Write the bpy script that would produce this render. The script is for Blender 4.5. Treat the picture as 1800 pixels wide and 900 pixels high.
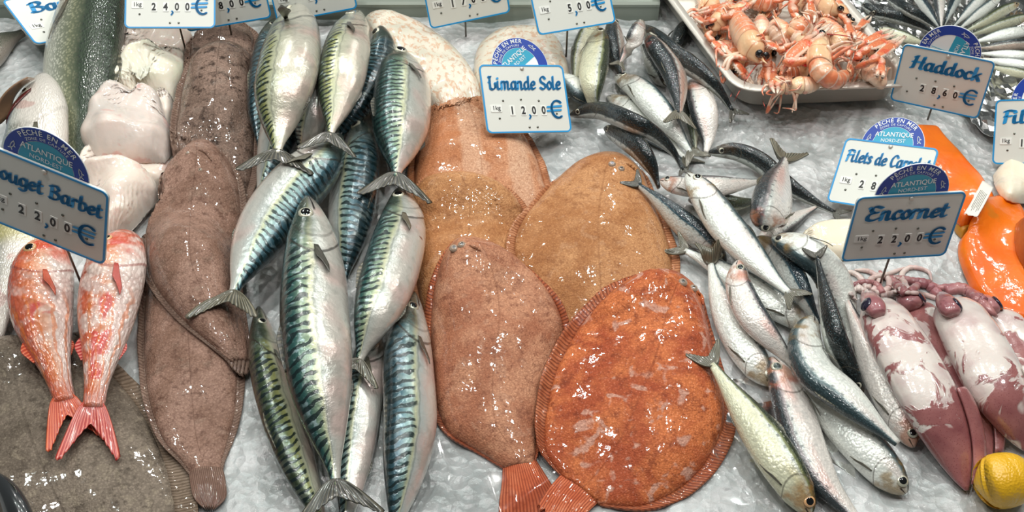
import bpy, bmesh, math, random
import numpy as np
from mathutils import Vector, Matrix

random.seed(7)
RNG = np.random.default_rng(11)
for o in list(bpy.data.objects):
    bpy.data.objects.remove(o)
SC = bpy.context.scene
COL = SC.collection

# ------------------------------------------------------------------ camera
FPX, PITCH, DIST = 1930.0, math.radians(45), 1.15       # focal length in px of a 1800x900 frame
FW = np.array([0, math.cos(PITCH), -math.sin(PITCH)])
RT = np.array([1.0, 0, 0])
UP = np.array([0, math.sin(PITCH), math.cos(PITCH)])
CAM = -FW * DIST
cd = bpy.data.cameras.new('camera')
cd.sensor_fit = 'HORIZONTAL'
cd.sensor_width = 36
cd.lens = FPX / 1800 * 36
cd.clip_start = .02
cam = bpy.data.objects.new('camera', cd)
COL.objects.link(cam)
cam.location = CAM
cam.rotation_euler = (math.pi / 2 - PITCH, 0, 0)
SC.camera = cam

# ------------------------------------------------------------------ light
SC.view_settings.view_transform = 'Standard'
SC.view_settings.look = 'None'
SC.view_settings.gamma = 1
SC.view_settings.use_curve_mapping = False
SC.view_settings.exposure = -.2
W = bpy.data.worlds.new('market_hall')
SC.world = W
W.use_nodes = True
W.node_tree.nodes['Background'].inputs[0].default_value = (.86, .95, .93, 1)
W.node_tree.nodes['Background'].inputs[1].default_value = .11


def area(name, loc, aim, sx, sy, power, color, shape='RECTANGLE'):
    d = bpy.data.lights.new(name, 'AREA')
    d.shape = shape
    d.size = sx
    d.size_y = sy
    d.energy = power
    d.color = color
    o = bpy.data.objects.new(name, d)
    COL.objects.link(o)
    o.location = loc
    o.rotation_euler = (Vector(aim) - Vector(loc)).to_track_quat('-Z', 'Y').to_euler()
    return o


# rows of bare bulbs that hang over a fish counter: cool ones over the back, warm ones over the front
for bx, by, bz, bp, bc in ([(x, .25, 1.8, 5.2, (.90, 1, .95)) for x in (-1.1, -.55, 0, .55, 1.1)] +
                           [(x, -.28, 1.8, 4.6, (1, .93, .91)) for x in (-.8, -.25, .3, .85)] +
                           [(x, .95, 1.25, 4.0, (1, .97, .93)) for x in (-.62, -.06, .40, 1.0)] +
                           [(x, 2.0, 1.25, 3.0, (.95, 1, .96)) for x in (-.75, .5)]):
    area('pendant_bulb', (bx, by, bz), (bx * .7, .05, 0), .055, .055, bp, bc, 'DISK')


# ------------------------------------------------------------------ projection
def unp(px, z):
    px = np.asarray(px, float)
    z = np.asarray(z, float)
    d = FW + (px[..., :1] - 900) / FPX * RT - (px[..., 1:2] - 450) / FPX * UP
    t = (z - CAM[2])[..., None] / d[..., 2:3]
    return CAM + t * d


def proj(P):
    d = np.asarray(P) - CAM
    w = d @ FW
    return np.stack([900 + FPX * (d @ RT) / w, 450 - FPX * (d @ UP) / w], -1)


# ------------------------------------------------------------------ height of what lies on the counter so far
X0, X1, Y0, Y1, CELL = -1.0, 1.0, -.62, .98, .003
NX, NY = int((X1 - X0) / CELL), int((Y1 - Y0) / CELL)


def vnoise(nx, ny, period, seed):
    r = np.random.default_rng(seed)
    gx, gy = int(nx / period) + 3, int(ny / period) + 3
    g = r.random((gy, gx))
    x = np.arange(nx) / period
    y = np.arange(ny) / period
    ix, iy = x.astype(int), y.astype(int)
    fx, fy = x - ix, y - iy
    fx = fx * fx * (3 - 2 * fx)
    fy = fy * fy * (3 - 2 * fy)
    a = g[np.ix_(iy, ix)] * (1 - fx) + g[np.ix_(iy, ix + 1)] * fx
    b = g[np.ix_(iy + 1, ix)] * (1 - fx) + g[np.ix_(iy + 1, ix + 1)] * fx
    return a * (1 - fy)[:, None] + b * fy[:, None] - .5


H = .012 * vnoise(NX, NY, 40, 1) + .006 * vnoise(NX, NY, 11, 2) + .004 * vnoise(NX, NY, 4, 3)
ICE = H.copy()


def look(A, P):
    ix = np.clip(((P[..., 0] - X0) / CELL).astype(int), 0, NX - 1)
    iy = np.clip(((P[..., 1] - Y0) / CELL).astype(int), 0, NY - 1)
    return A[iy, ix]


def upsample(G, k):
    n, m = G.shape[:2]
    u = np.linspace(0, n - 1, (n - 1) * k + 1)
    i = np.minimum(u.astype(int), n - 2)
    f = (u - i)[:, None, None]
    G = G[i] * (1 - f) + G[i + 1] * f
    v = np.linspace(0, m - 1, (m - 1) * k + 1)
    j = np.minimum(v.astype(int), m - 2)
    f = (v - j)[None, :, None]
    return G[:, j] * (1 - f) + G[:, j + 1] * f


def stamp(G, k=3):
    P = upsample(G, k).reshape(-1, 3)
    ix = ((P[:, 0] - X0) / CELL).astype(int)
    iy = ((P[:, 1] - Y0) / CELL).astype(int)
    ok = (ix >= 0) & (ix < NX) & (iy >= 0) & (iy < NY)
    np.maximum.at(H, (iy[ok], ix[ok]), P[ok, 2])


def boxblur(A, r):
    for ax in (0, 1):
        p = np.concatenate([np.repeat(np.take(A, [0], ax), r + 1, ax), A, np.repeat(np.take(A, [-1], ax), r, ax)], ax)
        c = np.cumsum(p, ax)
        n = A.shape[ax]
        A = (np.take(c, range(2 * r + 1, 2 * r + 1 + n), ax) - np.take(c, range(0, n), ax)) / (2 * r + 1)
    return A


def maxf(A, r):
    B = A.copy()
    for d in range(1, r + 1):
        B[d:] = np.maximum(B[d:], A[:-d])
        B[:-d] = np.maximum(B[:-d], A[d:])
    Cc = B.copy()
    for d in range(1, r + 1):
        Cc[:, d:] = np.maximum(Cc[:, d:], B[:, :-d])
        Cc[:, :-d] = np.maximum(Cc[:, :-d], B[:, d:])
    return Cc


# ------------------------------------------------------------------ objects
def lin(c):
    c = np.asarray(c, float) / 255
    return tuple(np.where(c <= .04045, c / 12.92, ((c + .055) / 1.055) ** 2.4))


def mesh_obj(name, verts, faces, mat, parent=None, loc=(0, 0, 0), attrs=None, fmat=None, smooth=True, local=False):
    v = np.asarray(verts, float)
    if not local:
        v = v - np.asarray(loc, float)
    me = bpy.data.meshes.new(name)
    me.from_pydata(v.tolist(), [], faces)
    if attrs:
        for k, a in attrs.items():
            at = me.attributes.new(k, 'FLOAT', 'POINT')
            at.data.foreach_set('value', np.asarray(a, np.float32).ravel())
    bm = bmesh.new()
    bm.from_mesh(me)
    bmesh.ops.recalc_face_normals(bm, faces=bm.faces)
    bm.to_mesh(me)
    bm.free()
    for m in (mat if isinstance(mat, (list, tuple)) else [mat]):
        me.materials.append(getattr(m, 'm', m))
    if fmat is not None:
        me.polygons.foreach_set('material_index', np.asarray(fmat, np.int32))
    if smooth:
        me.polygons.foreach_set('use_smooth', np.ones(len(me.polygons), bool))
    me.update()
    o = bpy.data.objects.new(name, me)
    COL.objects.link(o)
    if parent is None:
        o.location = loc
    else:
        o.parent = parent
    return o


def tag(o, label, cat, group=None, kind=None):
    if label:
        o['label'] = label
    if cat:
        o['category'] = cat
    if group:
        o['group'] = group
    if kind:
        o['kind'] = kind
    return o


def thing(name, loc, label, cat, group=None):
    o = bpy.data.objects.new(name, None)
    o.empty_display_size = .02
    COL.objects.link(o)
    o.location = loc
    return tag(o, label, cat, group)


def grid_faces(n, m, off=0, wrap=False):
    f = []
    mm = m if wrap else m - 1
    for i in range(n - 1):
        for j in range(mm):
            a = off + i * m + j
            b = off + i * m + (j + 1) % m
            f.append((a, b, b + m, a + m))
    return f


def closed_tube_faces(n, m):
    f = grid_faces(n, m, 0, True)
    f.append(tuple(range(m)))
    f.append(tuple(range((n - 1) * m, n * m)))
    return f


def shell(top, bot):
    """a closed skin between two grids that share their topology"""
    n, m = top.shape[:2]
    k = n * m
    f = grid_faces(n, m) + grid_faces(n, m, k)
    rim = [i * m for i in range(n)] + [(n - 1) * m + j for j in range(1, m)] + \
          [i * m + m - 1 for i in range(n - 2, -1, -1)] + [j for j in range(m - 2, 0, -1)]
    for a, b in zip(rim, rim[1:] + rim[:1]):
        f.append((a, b, b + k, a + k))
    return np.concatenate([top.reshape(-1, 3), bot.reshape(-1, 3)]), f


def grid_normals(G):
    a = np.gradient(G, axis=0)
    b = np.gradient(G, axis=1)
    n = np.cross(a, b)
    return n / (np.linalg.norm(n, axis=-1, keepdims=True) + 1e-12)


def leaf(name, G, thick, mat, parent, loc, attrs=None):
    n = grid_normals(G)
    if np.isscalar(thick):
        thick = np.full(G.shape[:2], thick)
    v, f = shell(G + n * thick[..., None] / 2, G - n * thick[..., None] / 2)
    if attrs:
        attrs = {k: np.concatenate([np.asarray(a).ravel()] * 2) for k, a in attrs.items()}
    return mesh_obj(name, v, f, mat, parent, loc, attrs)


def catmull(P, n, power=.5):
    """n points along a smooth curve through the rows of P"""
    P = np.asarray(P, float)
    if len(P) == 2:
        t = np.linspace(0, 1, n)[:, None]
        return P[0] * (1 - t) + P[1] * t
    d = np.linalg.norm(np.diff(P, axis=0), axis=1)
    kn = np.concatenate([[0], np.cumsum(np.maximum(d, 1e-9))])
    Q = np.concatenate([[2 * P[0] - P[1]], P, [2 * P[-1] - P[-2]]])
    kq = np.concatenate([[-d[0]], kn, [kn[-1] + d[-1]]])
    t = np.linspace(0, kn[-1], n)
    i = np.clip(np.searchsorted(kn, t, 'right') - 1, 0, len(P) - 2)
    p0, p1, p2, p3 = Q[i], Q[i + 1], Q[i + 2], Q[i + 3]
    k0, k1, k2, k3 = kq[i], kq[i + 1], kq[i + 2], kq[i + 3]
    m1 = (p2 - p0) / (k2 - k0)[:, None]
    m2 = (p3 - p1) / (k3 - k1)[:, None]
    h = (k2 - k1)[:, None]
    u = ((t - k1) / (k2 - k1))[:, None]
    return (2 * u**3 - 3 * u**2 + 1) * p1 + (u**3 - 2 * u**2 + u) * h * m1 + (-2 * u**3 + 3 * u**2) * p2 + (u**3 - u**2) * h * m2


def tube_geo(P, r, m=8, flat=1.0):
    """verts, faces of a capped tube along P"""
    P = np.asarray(P, float)
    n = len(P)
    r = np.broadcast_to(np.asarray(r, float), (n,))
    T = np.gradient(P, axis=0)
    T /= np.linalg.norm(T, axis=1, keepdims=True) + 1e-12
    up = np.array([0, 0, 1.0])
    N = np.cross(up, T)
    bad = np.linalg.norm(N, axis=1) < .05
    N[bad] = np.cross(np.array([0, 1.0, 0]), T[bad])
    N /= np.linalg.norm(N, axis=1, keepdims=True)
    B = np.cross(T, N)
    a = np.linspace(0, 2 * np.pi, m, endpoint=False)
    V = P[:, None] + r[:, None, None] * (np.cos(a)[None, :, None] * N[:, None] + flat * np.sin(a)[None, :, None] * B[:, None])
    return V.reshape(-1, 3), closed_tube_faces(n, m)


def merge(parts):
    V, F, k = [], [], 0
    for v, f in parts:
        V.append(v)
        F += [tuple(i + k for i in q) for q in f]
        k += len(v)
    return np.concatenate(V), F


def dome_geo(c, nrm, tx, r, h, rings=5, m=14):
    """an eye-like cap: centre, normal, a tangent, radius, height -> verts, faces, ring number of each face"""
    nrm = nrm / np.linalg.norm(nrm)
    tx = tx - nrm * (tx @ nrm)
    tx /= np.linalg.norm(tx)
    ty = np.cross(nrm, tx)
    a = np.linspace(0, 2 * np.pi, m, endpoint=False)
    V, F, R = [], [], []
    for i in range(rings + 1):
        q = i / rings
        rr = r * math.cos(q * math.pi / 2 * .94)
        z = h * math.sin(q * math.pi / 2)
        V.append(c + nrm * z + rr * (np.cos(a)[:, None] * tx + np.sin(a)[:, None] * ty))
    V = np.concatenate(V)
    for i in range(rings):
        for j in range(m):
            F.append((i * m + j, i * m + (j + 1) % m, (i + 1) * m + (j + 1) % m, (i + 1) * m + j))
            R.append(i)
    F.append(tuple(range(rings * m, (rings + 1) * m)))
    R.append(rings)
    F.append(tuple(range(m))[::-1])
    R.append(0)
    return V, F, R


# ------------------------------------------------------------------ materials
class Mat:
    def __init__(s, name, rough=.4, metal=0.0, coat=0.0, coat_rough=.06, spec=.5):
        s.m = bpy.data.materials.new(name)
        s.m.use_nodes = True
        s.t = s.m.node_tree
        s.b = s.t.nodes['Principled BSDF']
        s.b.inputs['Roughness'].default_value = rough
        s.b.inputs['Metallic'].default_value = metal
        s.b.inputs['Coat Weight'].default_value = coat
        s.b.inputs['Coat Roughness'].default_value = coat_rough
        s.b.inputs['Specular IOR Level'].default_value = spec
        s._tc = None

    def put(s, sock, v):
        if isinstance(v, bpy.types.NodeSocket):
            s.t.links.new(v, sock)
        elif isinstance(v, tuple):
            sock.default_value = (*v, 1)[:len(sock.default_value)]
        else:
            sock.default_value = v

    def node(s, typ, ins=None, **props):
        n = s.t.nodes.new(typ)
        for k, v in props.items():
            setattr(n, k, v)
        for k, v in (ins or {}).items():
            s.put(n.inputs[k], v)
        return n

    def m_(s, op, a, b=0.0, clamp=False):
        return s.node('ShaderNodeMath', {0: a, 1: b}, operation=op, use_clamp=clamp).outputs[0]

    def mix(s, f, a, b):
        return s.node('ShaderNodeMix', {0: f, 6: a, 7: b}, data_type='RGBA').outputs[2]

    def ss(s, x, lo, hi, a=0.0, b=1.0):
        return s.node('ShaderNodeMapRange', {0: x, 1: lo, 2: hi, 3: a, 4: b}, interpolation_type='SMOOTHSTEP').outputs[0]

    def tc(s):
        if s._tc is None:
            s._tc = s.node('ShaderNodeTexCoord').outputs['Object']
        return s._tc

    def noise(s, scale, detail=2.0, rough=.5, dist=0.0, vec=None):
        return s.node('ShaderNodeTexNoise', {'Vector': vec or s.tc(), 'Scale': scale, 'Detail': detail, 'Roughness': rough, 'Distortion': dist}).outputs[0]

    def vor(s, scale, feature='F1', vec=None):
        return s.node('ShaderNodeTexVoronoi', {'Vector': vec or s.tc(), 'Scale': scale}, feature=feature).outputs['Distance']

    def attr(s, name):
        return s.node('ShaderNodeAttribute', attribute_name=name).outputs['Fac']

    def vec(s, x, y, z=0.0):
        return s.node('ShaderNodeCombineXYZ', {0: x, 1: y, 2: z}).outputs[0]

    def ramp(s, f, stops):
        n = s.node('ShaderNodeValToRGB', {0: f})
        e = n.color_ramp.elements
        while len(e) < len(stops):
            e.new(.5)
        for el, (p, c) in zip(e, stops):
            el.position = p
            el.color = (*lin(c), 1)
        return n.outputs[0]

    def base(s, c):
        s.put(s.b.inputs['Base Color'], c)
        return s

    def bump(s, h, strength=.3, dist=.001, coat=True):
        n = s.node('ShaderNodeBump', {'Height': h, 'Strength': strength, 'Distance': dist})
        s.put(s.b.inputs['Normal'], n.outputs[0])
        if coat:
            s.put(s.b.inputs['Coat Normal'], n.outputs[0])
        return s

    def wet(s, scale=230.0, strength=.5, dist=.0005):
        n = s.node('ShaderNodeBump', {'Height': s.noise(scale, .6, .5), 'Strength': strength, 'Distance': dist})
        s.put(s.b.inputs['Coat Normal'], n.outputs[0])
        return s

    def rnd(s):
        return s.node('ShaderNodeObjectInfo').outputs['Random']


def plain(name, c, rough=.4, metal=0.0, coat=0.0, **k):
    return Mat(name, rough, metal, coat, **k).base(lin(c)).m


def mackerel_mat(name, back, mid, side, belly, freq=33.0, pink=.4):
    M = Mat(name, .27, .3, .8, .09)
    s, t = M.attr('bs'), M.attr('bt')
    n1 = M.noise(40, 3)
    n2 = M.noise(170, 3)
    n4 = M.noise(90, 2)
    tt = M.m_('ADD', t, M.m_('MULTIPLY', M.m_('SUBTRACT', n1, .5), .4))
    f = M.node('ShaderNodeMath', {0: tt, 1: .5, 2: .5}, operation='MULTIPLY_ADD').outputs[0]
    col = M.ramp(f, [(0, belly), (.3, belly), (.5, side), (.57, (196, 198, 164)), (.66, mid), (.86, back), (1, tuple(int(c * .6) for c in back))])
    # blue-white sheen flecks along the flank
    fl = M.m_('MULTIPLY', M.ss(n2, .52, .66), M.ss(M.m_('ABSOLUTE', M.m_('SUBTRACT', t, .55)), .5, .1))
    col = M.mix(M.m_('MULTIPLY', fl, .5), col, lin((186, 208, 214)))
    pk = M.m_('MULTIPLY', M.ss(M.noise(26, 1), .48, .7), M.ss(t, .15, -.2))
    col = M.mix(M.m_('MULTIPLY', pk, pink), col, lin((226, 176, 168)))
    gy = M.ss(M.m_('ADD', M.m_('MULTIPLY', n4, .6), M.m_('MULTIPLY', M.noise(12, 1), .6)), .62, .75)
    col = M.mix(M.m_('MULTIPLY', gy, .3), col, lin((132, 138, 128)))
    # wavy dark bars over the back
    ph = M.m_('ADD', M.m_('MULTIPLY', s, freq), M.m_('ADD', M.m_('MULTIPLY', n1, 2.0), M.m_('ADD', M.m_('MULTIPLY', t, -1.0), M.m_('MULTIPLY', n4, .7))))
    w = M.m_('SINE', M.m_('MULTIPLY', ph, 6.2832))
    bar = M.ss(M.m_('ADD', w, M.m_('MULTIPLY', M.m_('SUBTRACT', n2, .5), 1.4)), .0, .5)
    low = M.ss(M.m_('ADD', tt, M.m_('MULTIPLY', M.m_('SUBTRACT', n4, .5), .35)), .10, .24)
    body = M.ss(s, .19, .24)
    bar = M.m_('MULTIPLY', M.m_('MULTIPLY', bar, low), body)
    col = M.mix(M.m_('MULTIPLY', bar, .92), col, lin((16, 34, 36)))
    ll = M.m_('MULTIPLY', M.m_('MULTIPLY', M.ss(M.m_('ABSOLUTE', M.m_('SUBTRACT', tt, .02)), .05, .015), body), .35)
    col = M.mix(ll, col, lin((96, 100, 92)))
    # head: grey olive on top, silver cheeks, folds
    hd = M.m_('MULTIPLY', M.ss(s, .2, .15), M.ss(M.m_('ADD', t, M.m_('MULTIPLY', n1, .9)), .25, .85))
    col = M.mix(M.m_('MULTIPLY', hd, .9), col, lin((58, 70, 60)))
    sn = M.m_('MULTIPLY', M.ss(s, .09, .0), .75)
    col = M.mix(sn, col, lin((70, 70, 62)))
    for gp, ga in ((.0, .8), (-.055, .4)):
        gl = M.m_('MULTIPLY', M.ss(M.m_('ABSOLUTE', M.m_('SUBTRACT', M.attr('gd'), M.m_('ADD', gp - .01, M.m_('MULTIPLY', n1, .02)))), .008, .002), ga)
        col = M.mix(gl, col, lin((58, 54, 48)))
    mouth = M.m_('MULTIPLY', M.ss(M.m_('ABSOLUTE', M.m_('ADD', t, .2)), .1, .03), M.ss(s, .075, .06))
    col = M.mix(mouth, col, lin((40, 34, 30)))
    blood = M.m_('MULTIPLY', M.ss(M.noise(22, 3, .6, 1.0), .70, .73), M.ss(t, .3, .0))
    col = M.mix(M.m_('MULTIPLY', blood, .8), col, lin((120, 50, 36)))
    M.base(col)
    M.bump(M.m_('ADD', M.m_('ADD', M.noise(150, 4, .6), M.m_('MULTIPLY', M.noise(45, 2), 1.2)), M.m_('MULTIPLY', bar, -.15)), .5, .0014)
    return M.m


def sardine_mat(name, back, edge, belly, cut=.5, pink=(232, 190, 184), pinkamt=.5, headc=(150, 120, 70), red=.0, dots=.6):
    M = Mat(name, .27, .12, .8, .08, .4)
    s, t = M.attr('bs'), M.attr('bt')
    n1 = M.noise(60, 3)
    sc = M.vor(1.0, vec=M.vec(M.m_('MULTIPLY', s, 64.0), M.m_('MULTIPLY', M.attr('ba'), 12.0)))
    tt = M.m_('ADD', t, M.m_('MULTIPLY', M.m_('SUBTRACT', n1, .5), .3))
    f = M.node('ShaderNodeMath', {0: tt, 1: .5, 2: .5}, operation='MULTIPLY_ADD').outputs[0]
    p = .5 + cut / 2
    col = M.ramp(f, [(0, belly), (max(p - .22, .02), belly), (p - .06, (205, 210, 204)), (p, edge), (min(p + .09, .97), back), (1, back)])
    pk = M.m_('MULTIPLY', M.ss(M.noise(24, 1), .42, .7), M.ss(M.m_('ABSOLUTE', M.m_('SUBTRACT', t, cut - .35)), .45, .1))
    col = M.mix(M.m_('MULTIPLY', pk, pinkamt), col, lin(pink))
    row = M.m_('MULTIPLY', M.ss(M.m_('SINE', M.m_('MULTIPLY', s, 88.0)), .55, .85), M.ss(M.m_('ABSOLUTE', M.m_('SUBTRACT', tt, cut - .12)), .1, .04))
    col = M.mix(M.m_('MULTIPLY', M.m_('MULTIPLY', row, dots), M.ss(s, .2, .3)), col, lin((58, 66, 70)))
    sl = M.m_('MULTIPLY', M.ss(M.noise(1.0, 2, .5, .3, vec=M.vec(M.m_('MULTIPLY', s, 60.0), M.m_('MULTIPLY', t, 3.0))), .52, .7), M.ss(t, cut, cut - .3))
    col = M.mix(M.m_('MULTIPLY', M.m_('MULTIPLY', sl, M.ss(s, .2, .26)), .2), col, lin((120, 130, 132)))
    col = M.mix(M.m_('MULTIPLY', M.ss(sc, .3, .6), .12), col, lin((90, 100, 104)))
    glint = M.m_('MULTIPLY', M.ss(M.vor(420), .35, .1), M.ss(t, cut + .05, cut + .3))
    col = M.mix(M.m_('MULTIPLY', glint, .25), col, lin((120, 150, 160)))
    hd = M.m_('MULTIPLY', M.ss(s, .22, .15), M.ss(n1, .45, .62))
    col = M.mix(M.m_('MULTIPLY', hd, .75), col, lin(headc))
    if red:
        rd = M.m_('MULTIPLY', M.ss(M.m_('ABSOLUTE', M.m_('SUBTRACT', s, .17)), .05, .01), M.ss(M.noise(90, 2), .48, .62))
        col = M.mix(M.m_('MULTIPLY', rd, red), col, lin((178, 74, 66)))
    gl = M.m_('MULTIPLY', M.ss(M.m_('ABSOLUTE', M.attr('gd')), .008, .002), .6)
    col = M.mix(gl, col, lin((82, 76, 66)))
    mouth = M.m_('MULTIPLY', M.ss(M.m_('ABSOLUTE', M.m_('ADD', t, .2)), .12, .04), M.ss(s, .055, .04))
    col = M.mix(mouth, col, lin((70, 56, 44)))
    M.base(col)
    M.bump(M.m_('ADD', M.m_('MULTIPLY', sc, -.6), M.m_('ADD', M.noise(260, 3), M.m_('MULTIPLY', M.noise(60, 2), 1.2))), .45, .0012)
    return M.m


def mullet_mat(name, seed):
    M = Mat(name, .3, .05, .9, .1)
    s, t = M.attr('bs'), M.attr('bt')
    n1 = M.noise(40 + seed, 3)
    tt = M.m_('ADD', t, M.m_('MULTIPLY', M.m_('SUBTRACT', n1, .5), .7))
    f = M.node('ShaderNodeMath', {0: tt, 1: .5, 2: .5}, operation='MULTIPLY_ADD').outputs[0]
    col = M.ramp(f, [(0, (232, 214, 206)), (.3, (230, 210, 200)), (.45, (226, 170, 140)), (.62, (218, 130, 86)), (.85, (205, 98, 64)), (1, (190, 88, 66))])
    wh = M.ss(M.noise(55, 3, vec=None), .48 - seed * .008, .68 - seed * .01)
    col = M.mix(M.m_('MULTIPLY', wh, .6 + seed * .03), col, lin((234, 216, 206)))
    rd = M.m_('MULTIPLY', M.ss(M.noise(32, 2, .5, .6), .56, .63), M.ss(M.m_('ABSOLUTE', M.m_('SUBTRACT', t, .05)), .65, .2))
    col = M.mix(M.m_('MULTIPLY', rd, .85), col, lin((214, 66, 66)))
    st = M.m_('MULTIPLY', M.ss(M.m_('SINE', M.m_('MULTIPLY', tt, 15.0)), .5, .9), M.ss(s, .3, .5))
    col = M.mix(M.m_('MULTIPLY', st, .6), col, lin((224, 120, 40)))
    hd = M.m_('MULTIPLY', M.ss(s, .24, .08), M.ss(n1, .35, .6))
    col = M.mix(hd, col, lin((206, 84, 50)))
    gl = M.m_('MULTIPLY', M.ss(M.m_('ABSOLUTE', M.attr('gd')), .01, .003), .6)
    col = M.mix(gl, col, lin((150, 60, 50)))
    tl = M.ss(s, .8, 1.0)
    col = M.mix(M.m_('MULTIPLY', tl, .6), col, lin((206, 92, 66)))
    vs = M.vor(1.0, vec=M.vec(M.m_('MULTIPLY', s, 34.0), M.m_('MULTIPLY', M.attr('ba'), 9.0)))
    col = M.mix(M.m_('MULTIPLY', M.ss(vs, .25, .55), M.m_('MULTIPLY', M.ss(s, .24, .3), .28)), col, lin((150, 70, 52)))
    M.base(col)
    M.bump(M.m_('ADD', M.m_('MULTIPLY', vs, -1.0), M.m_('MULTIPLY', M.noise(200, 2), .5)), .55, .0016)
    return M.m


def bass_mat(name, back, side, belly, cut=.3, band=False):
    M = Mat(name, .3, .15, .8, .1)
    s, t = M.attr('bs'), M.attr('bt')
    n1 = M.noise(30, 3)
    tt = M.m_('ADD', t, M.m_('MULTIPLY', M.m_('SUBTRACT', n1, .5), .25))
    f = M.node('ShaderNodeMath', {0: tt, 1: .5, 2: .5}, operation='MULTIPLY_ADD').outputs[0]
    p = .5 + cut / 2
    col = M.ramp(f, [(0, belly), (p - .3, belly), (p - .1, side), (p + .05, back), (1, tuple(int(c * .55) for c in back))])
    vs = M.vor(1.0, vec=M.vec(M.m_('MULTIPLY', s, 100.0), M.m_('MULTIPLY', M.attr('ba'), 26.0)))
    body = M.m_('MULTIPLY', M.ss(s, .19, .23), M.ss(t, cut - 1.0, cut - .4))
    col = M.mix(M.m_('MULTIPLY', M.m_('MULTIPLY', M.ss(vs, .2, .6), body), .6), col, lin((70, 84, 66)))
    gl = M.m_('MULTIPLY', M.ss(M.m_('ABSOLUTE', M.attr('gd')), .01, .003), .7)
    col = M.mix(gl if not band else M.m_('MULTIPLY', gl, .25), col, lin((70, 60, 46)))
    if band:
        yb = M.m_('MULTIPLY', M.ss(M.m_('ABSOLUTE', M.m_('SUBTRACT', s, .60)), .08, .02), M.ss(n1, .2, .35))
        col = M.mix(M.m_('MULTIPLY', yb, .6), col, lin((190, 178, 84)))
        bl = M.m_('MULTIPLY', M.ss(M.noise(22, 2), .66, .7), .5)
        col = M.mix(bl, col, lin((196, 140, 130)))
    M.base(col)
    M.bump(M.m_('ADD', M.m_('MULTIPLY', vs, -.8), M.m_('MULTIPLY', M.noise(120, 2), .6)), .4, .0014)
    return M.m


def flat_mat(name, c1, c2, dark, pale, pale_amt=.5, dark_amt=.8, ps=55.0, scale=620.0, fringe=False, ray=(120, 60, 40), fan=False, bands=False):
    M = Mat(name, .5, 0, .55, .05, .08)
    n1 = M.noise(22, 4, .62, .3)
    n2 = M.noise(ps, 2, .5, .5)
    n3 = M.noise(75, 5, .72)
    n5 = M.noise(260, 3, .7)
    col = M.mix(M.ss(n1, .38, .62), lin(c1), lin(c2))
    col = M.mix(M.m_('MULTIPLY', M.ss(n3, .50, .68), dark_amt), col, lin(dark))
    col = M.mix(M.m_('MULTIPLY', M.ss(n2, .57, .66), pale_amt), col, lin(pale))
    if bands:
        for bc in (-.08, .60):
            col = M.mix(M.m_('MULTIPLY', M.ss(M.m_('ABSOLUTE', M.m_('SUBTRACT', M.m_('ADD', M.attr('bt'), M.m_('MULTIPLY', n1, .2)), bc + .1)), .19, .11), .65), col, lin(pale))
    col = M.mix(M.m_('MULTIPLY', M.ss(n5, .54, .66), .45), col, lin(dark))
    if fringe:
        w = M.m_('SINE', M.m_('MULTIPLY', M.m_('ADD', M.m_('ADD', M.attr('bs'), M.m_('MULTIPLY', n1, .02)), M.m_('MULTIPLY', M.m_('ABSOLUTE', M.attr('bt')), .12)), 480.0))
        if fan:
            w = M.m_('SINE', M.m_('ADD', M.m_('MULTIPLY', M.attr('bt'), 58.0), M.m_('MULTIPLY', n1, 5.0)))
        r = M.ss(w, -.3, .8)
        col = M.mix(M.m_('MULTIPLY', r, .75), col, lin(ray))
        M.bump(M.m_('ADD', M.m_('MULTIPLY', r, 1.0), M.noise(150, 2)), .35, .0012, False)
        M.wet(200.0, .4, .0006)
    else:
        vs = M.vor(scale)
        vc = M.vor(440)
        col = M.mix(M.m_('MULTIPLY', M.ss(vc, .25, .6), .3), col, lin(dark))
        col = M.mix(M.m_('MULTIPLY', M.ss(vc, .3, .05), .3), col, lin(pale))
        dots = M.m_('MULTIPLY', M.ss(M.vor(120), .22, .1), M.ss(M.noise(18, 2), .45, .6))
        col = M.mix(M.m_('MULTIPLY', dots, dark_amt * .7), col, lin(dark))
        spots = M.ss(M.vor(34), .16, .07)
        col = M.mix(M.m_('MULTIPLY', M.m_('MULTIPLY', spots, M.ss(M.noise(14, 1), .5, .62)), dark_amt * .7), col, lin(dark))
        ll = M.m_('MULTIPLY', M.ss(M.m_('ABSOLUTE', M.m_('SUBTRACT', M.attr('bt'), .04)), .016, .005), .3)
        col = M.mix(ll, col, lin(dark))
        M.bump(M.m_('ADD', M.m_('MULTIPLY', vs, -.6), M.m_('ADD', M.m_('MULTIPLY', M.noise(70, 3, .55), 1.4), M.m_('MULTIPLY', ll, -1.5))), .45, .0016, False)
        M.wet(230.0, .34, .0006)
    M.base(col)
    return M.m


def fin_mat(name, c1, c2, rough=.35):
    M = Mat(name, rough, 0, .6, .12)
    r = M.ss(M.m_('SINE', M.m_('ADD', M.m_('MULTIPLY', M.attr('bt'), 46.0), M.m_('MULTIPLY', M.noise(60, 2), 3.0))), -.4, .9)
    M.base(M.mix(r, lin(c1), lin(c2)))
    M.bump(r, .4, .0006)
    return M.m


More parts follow.
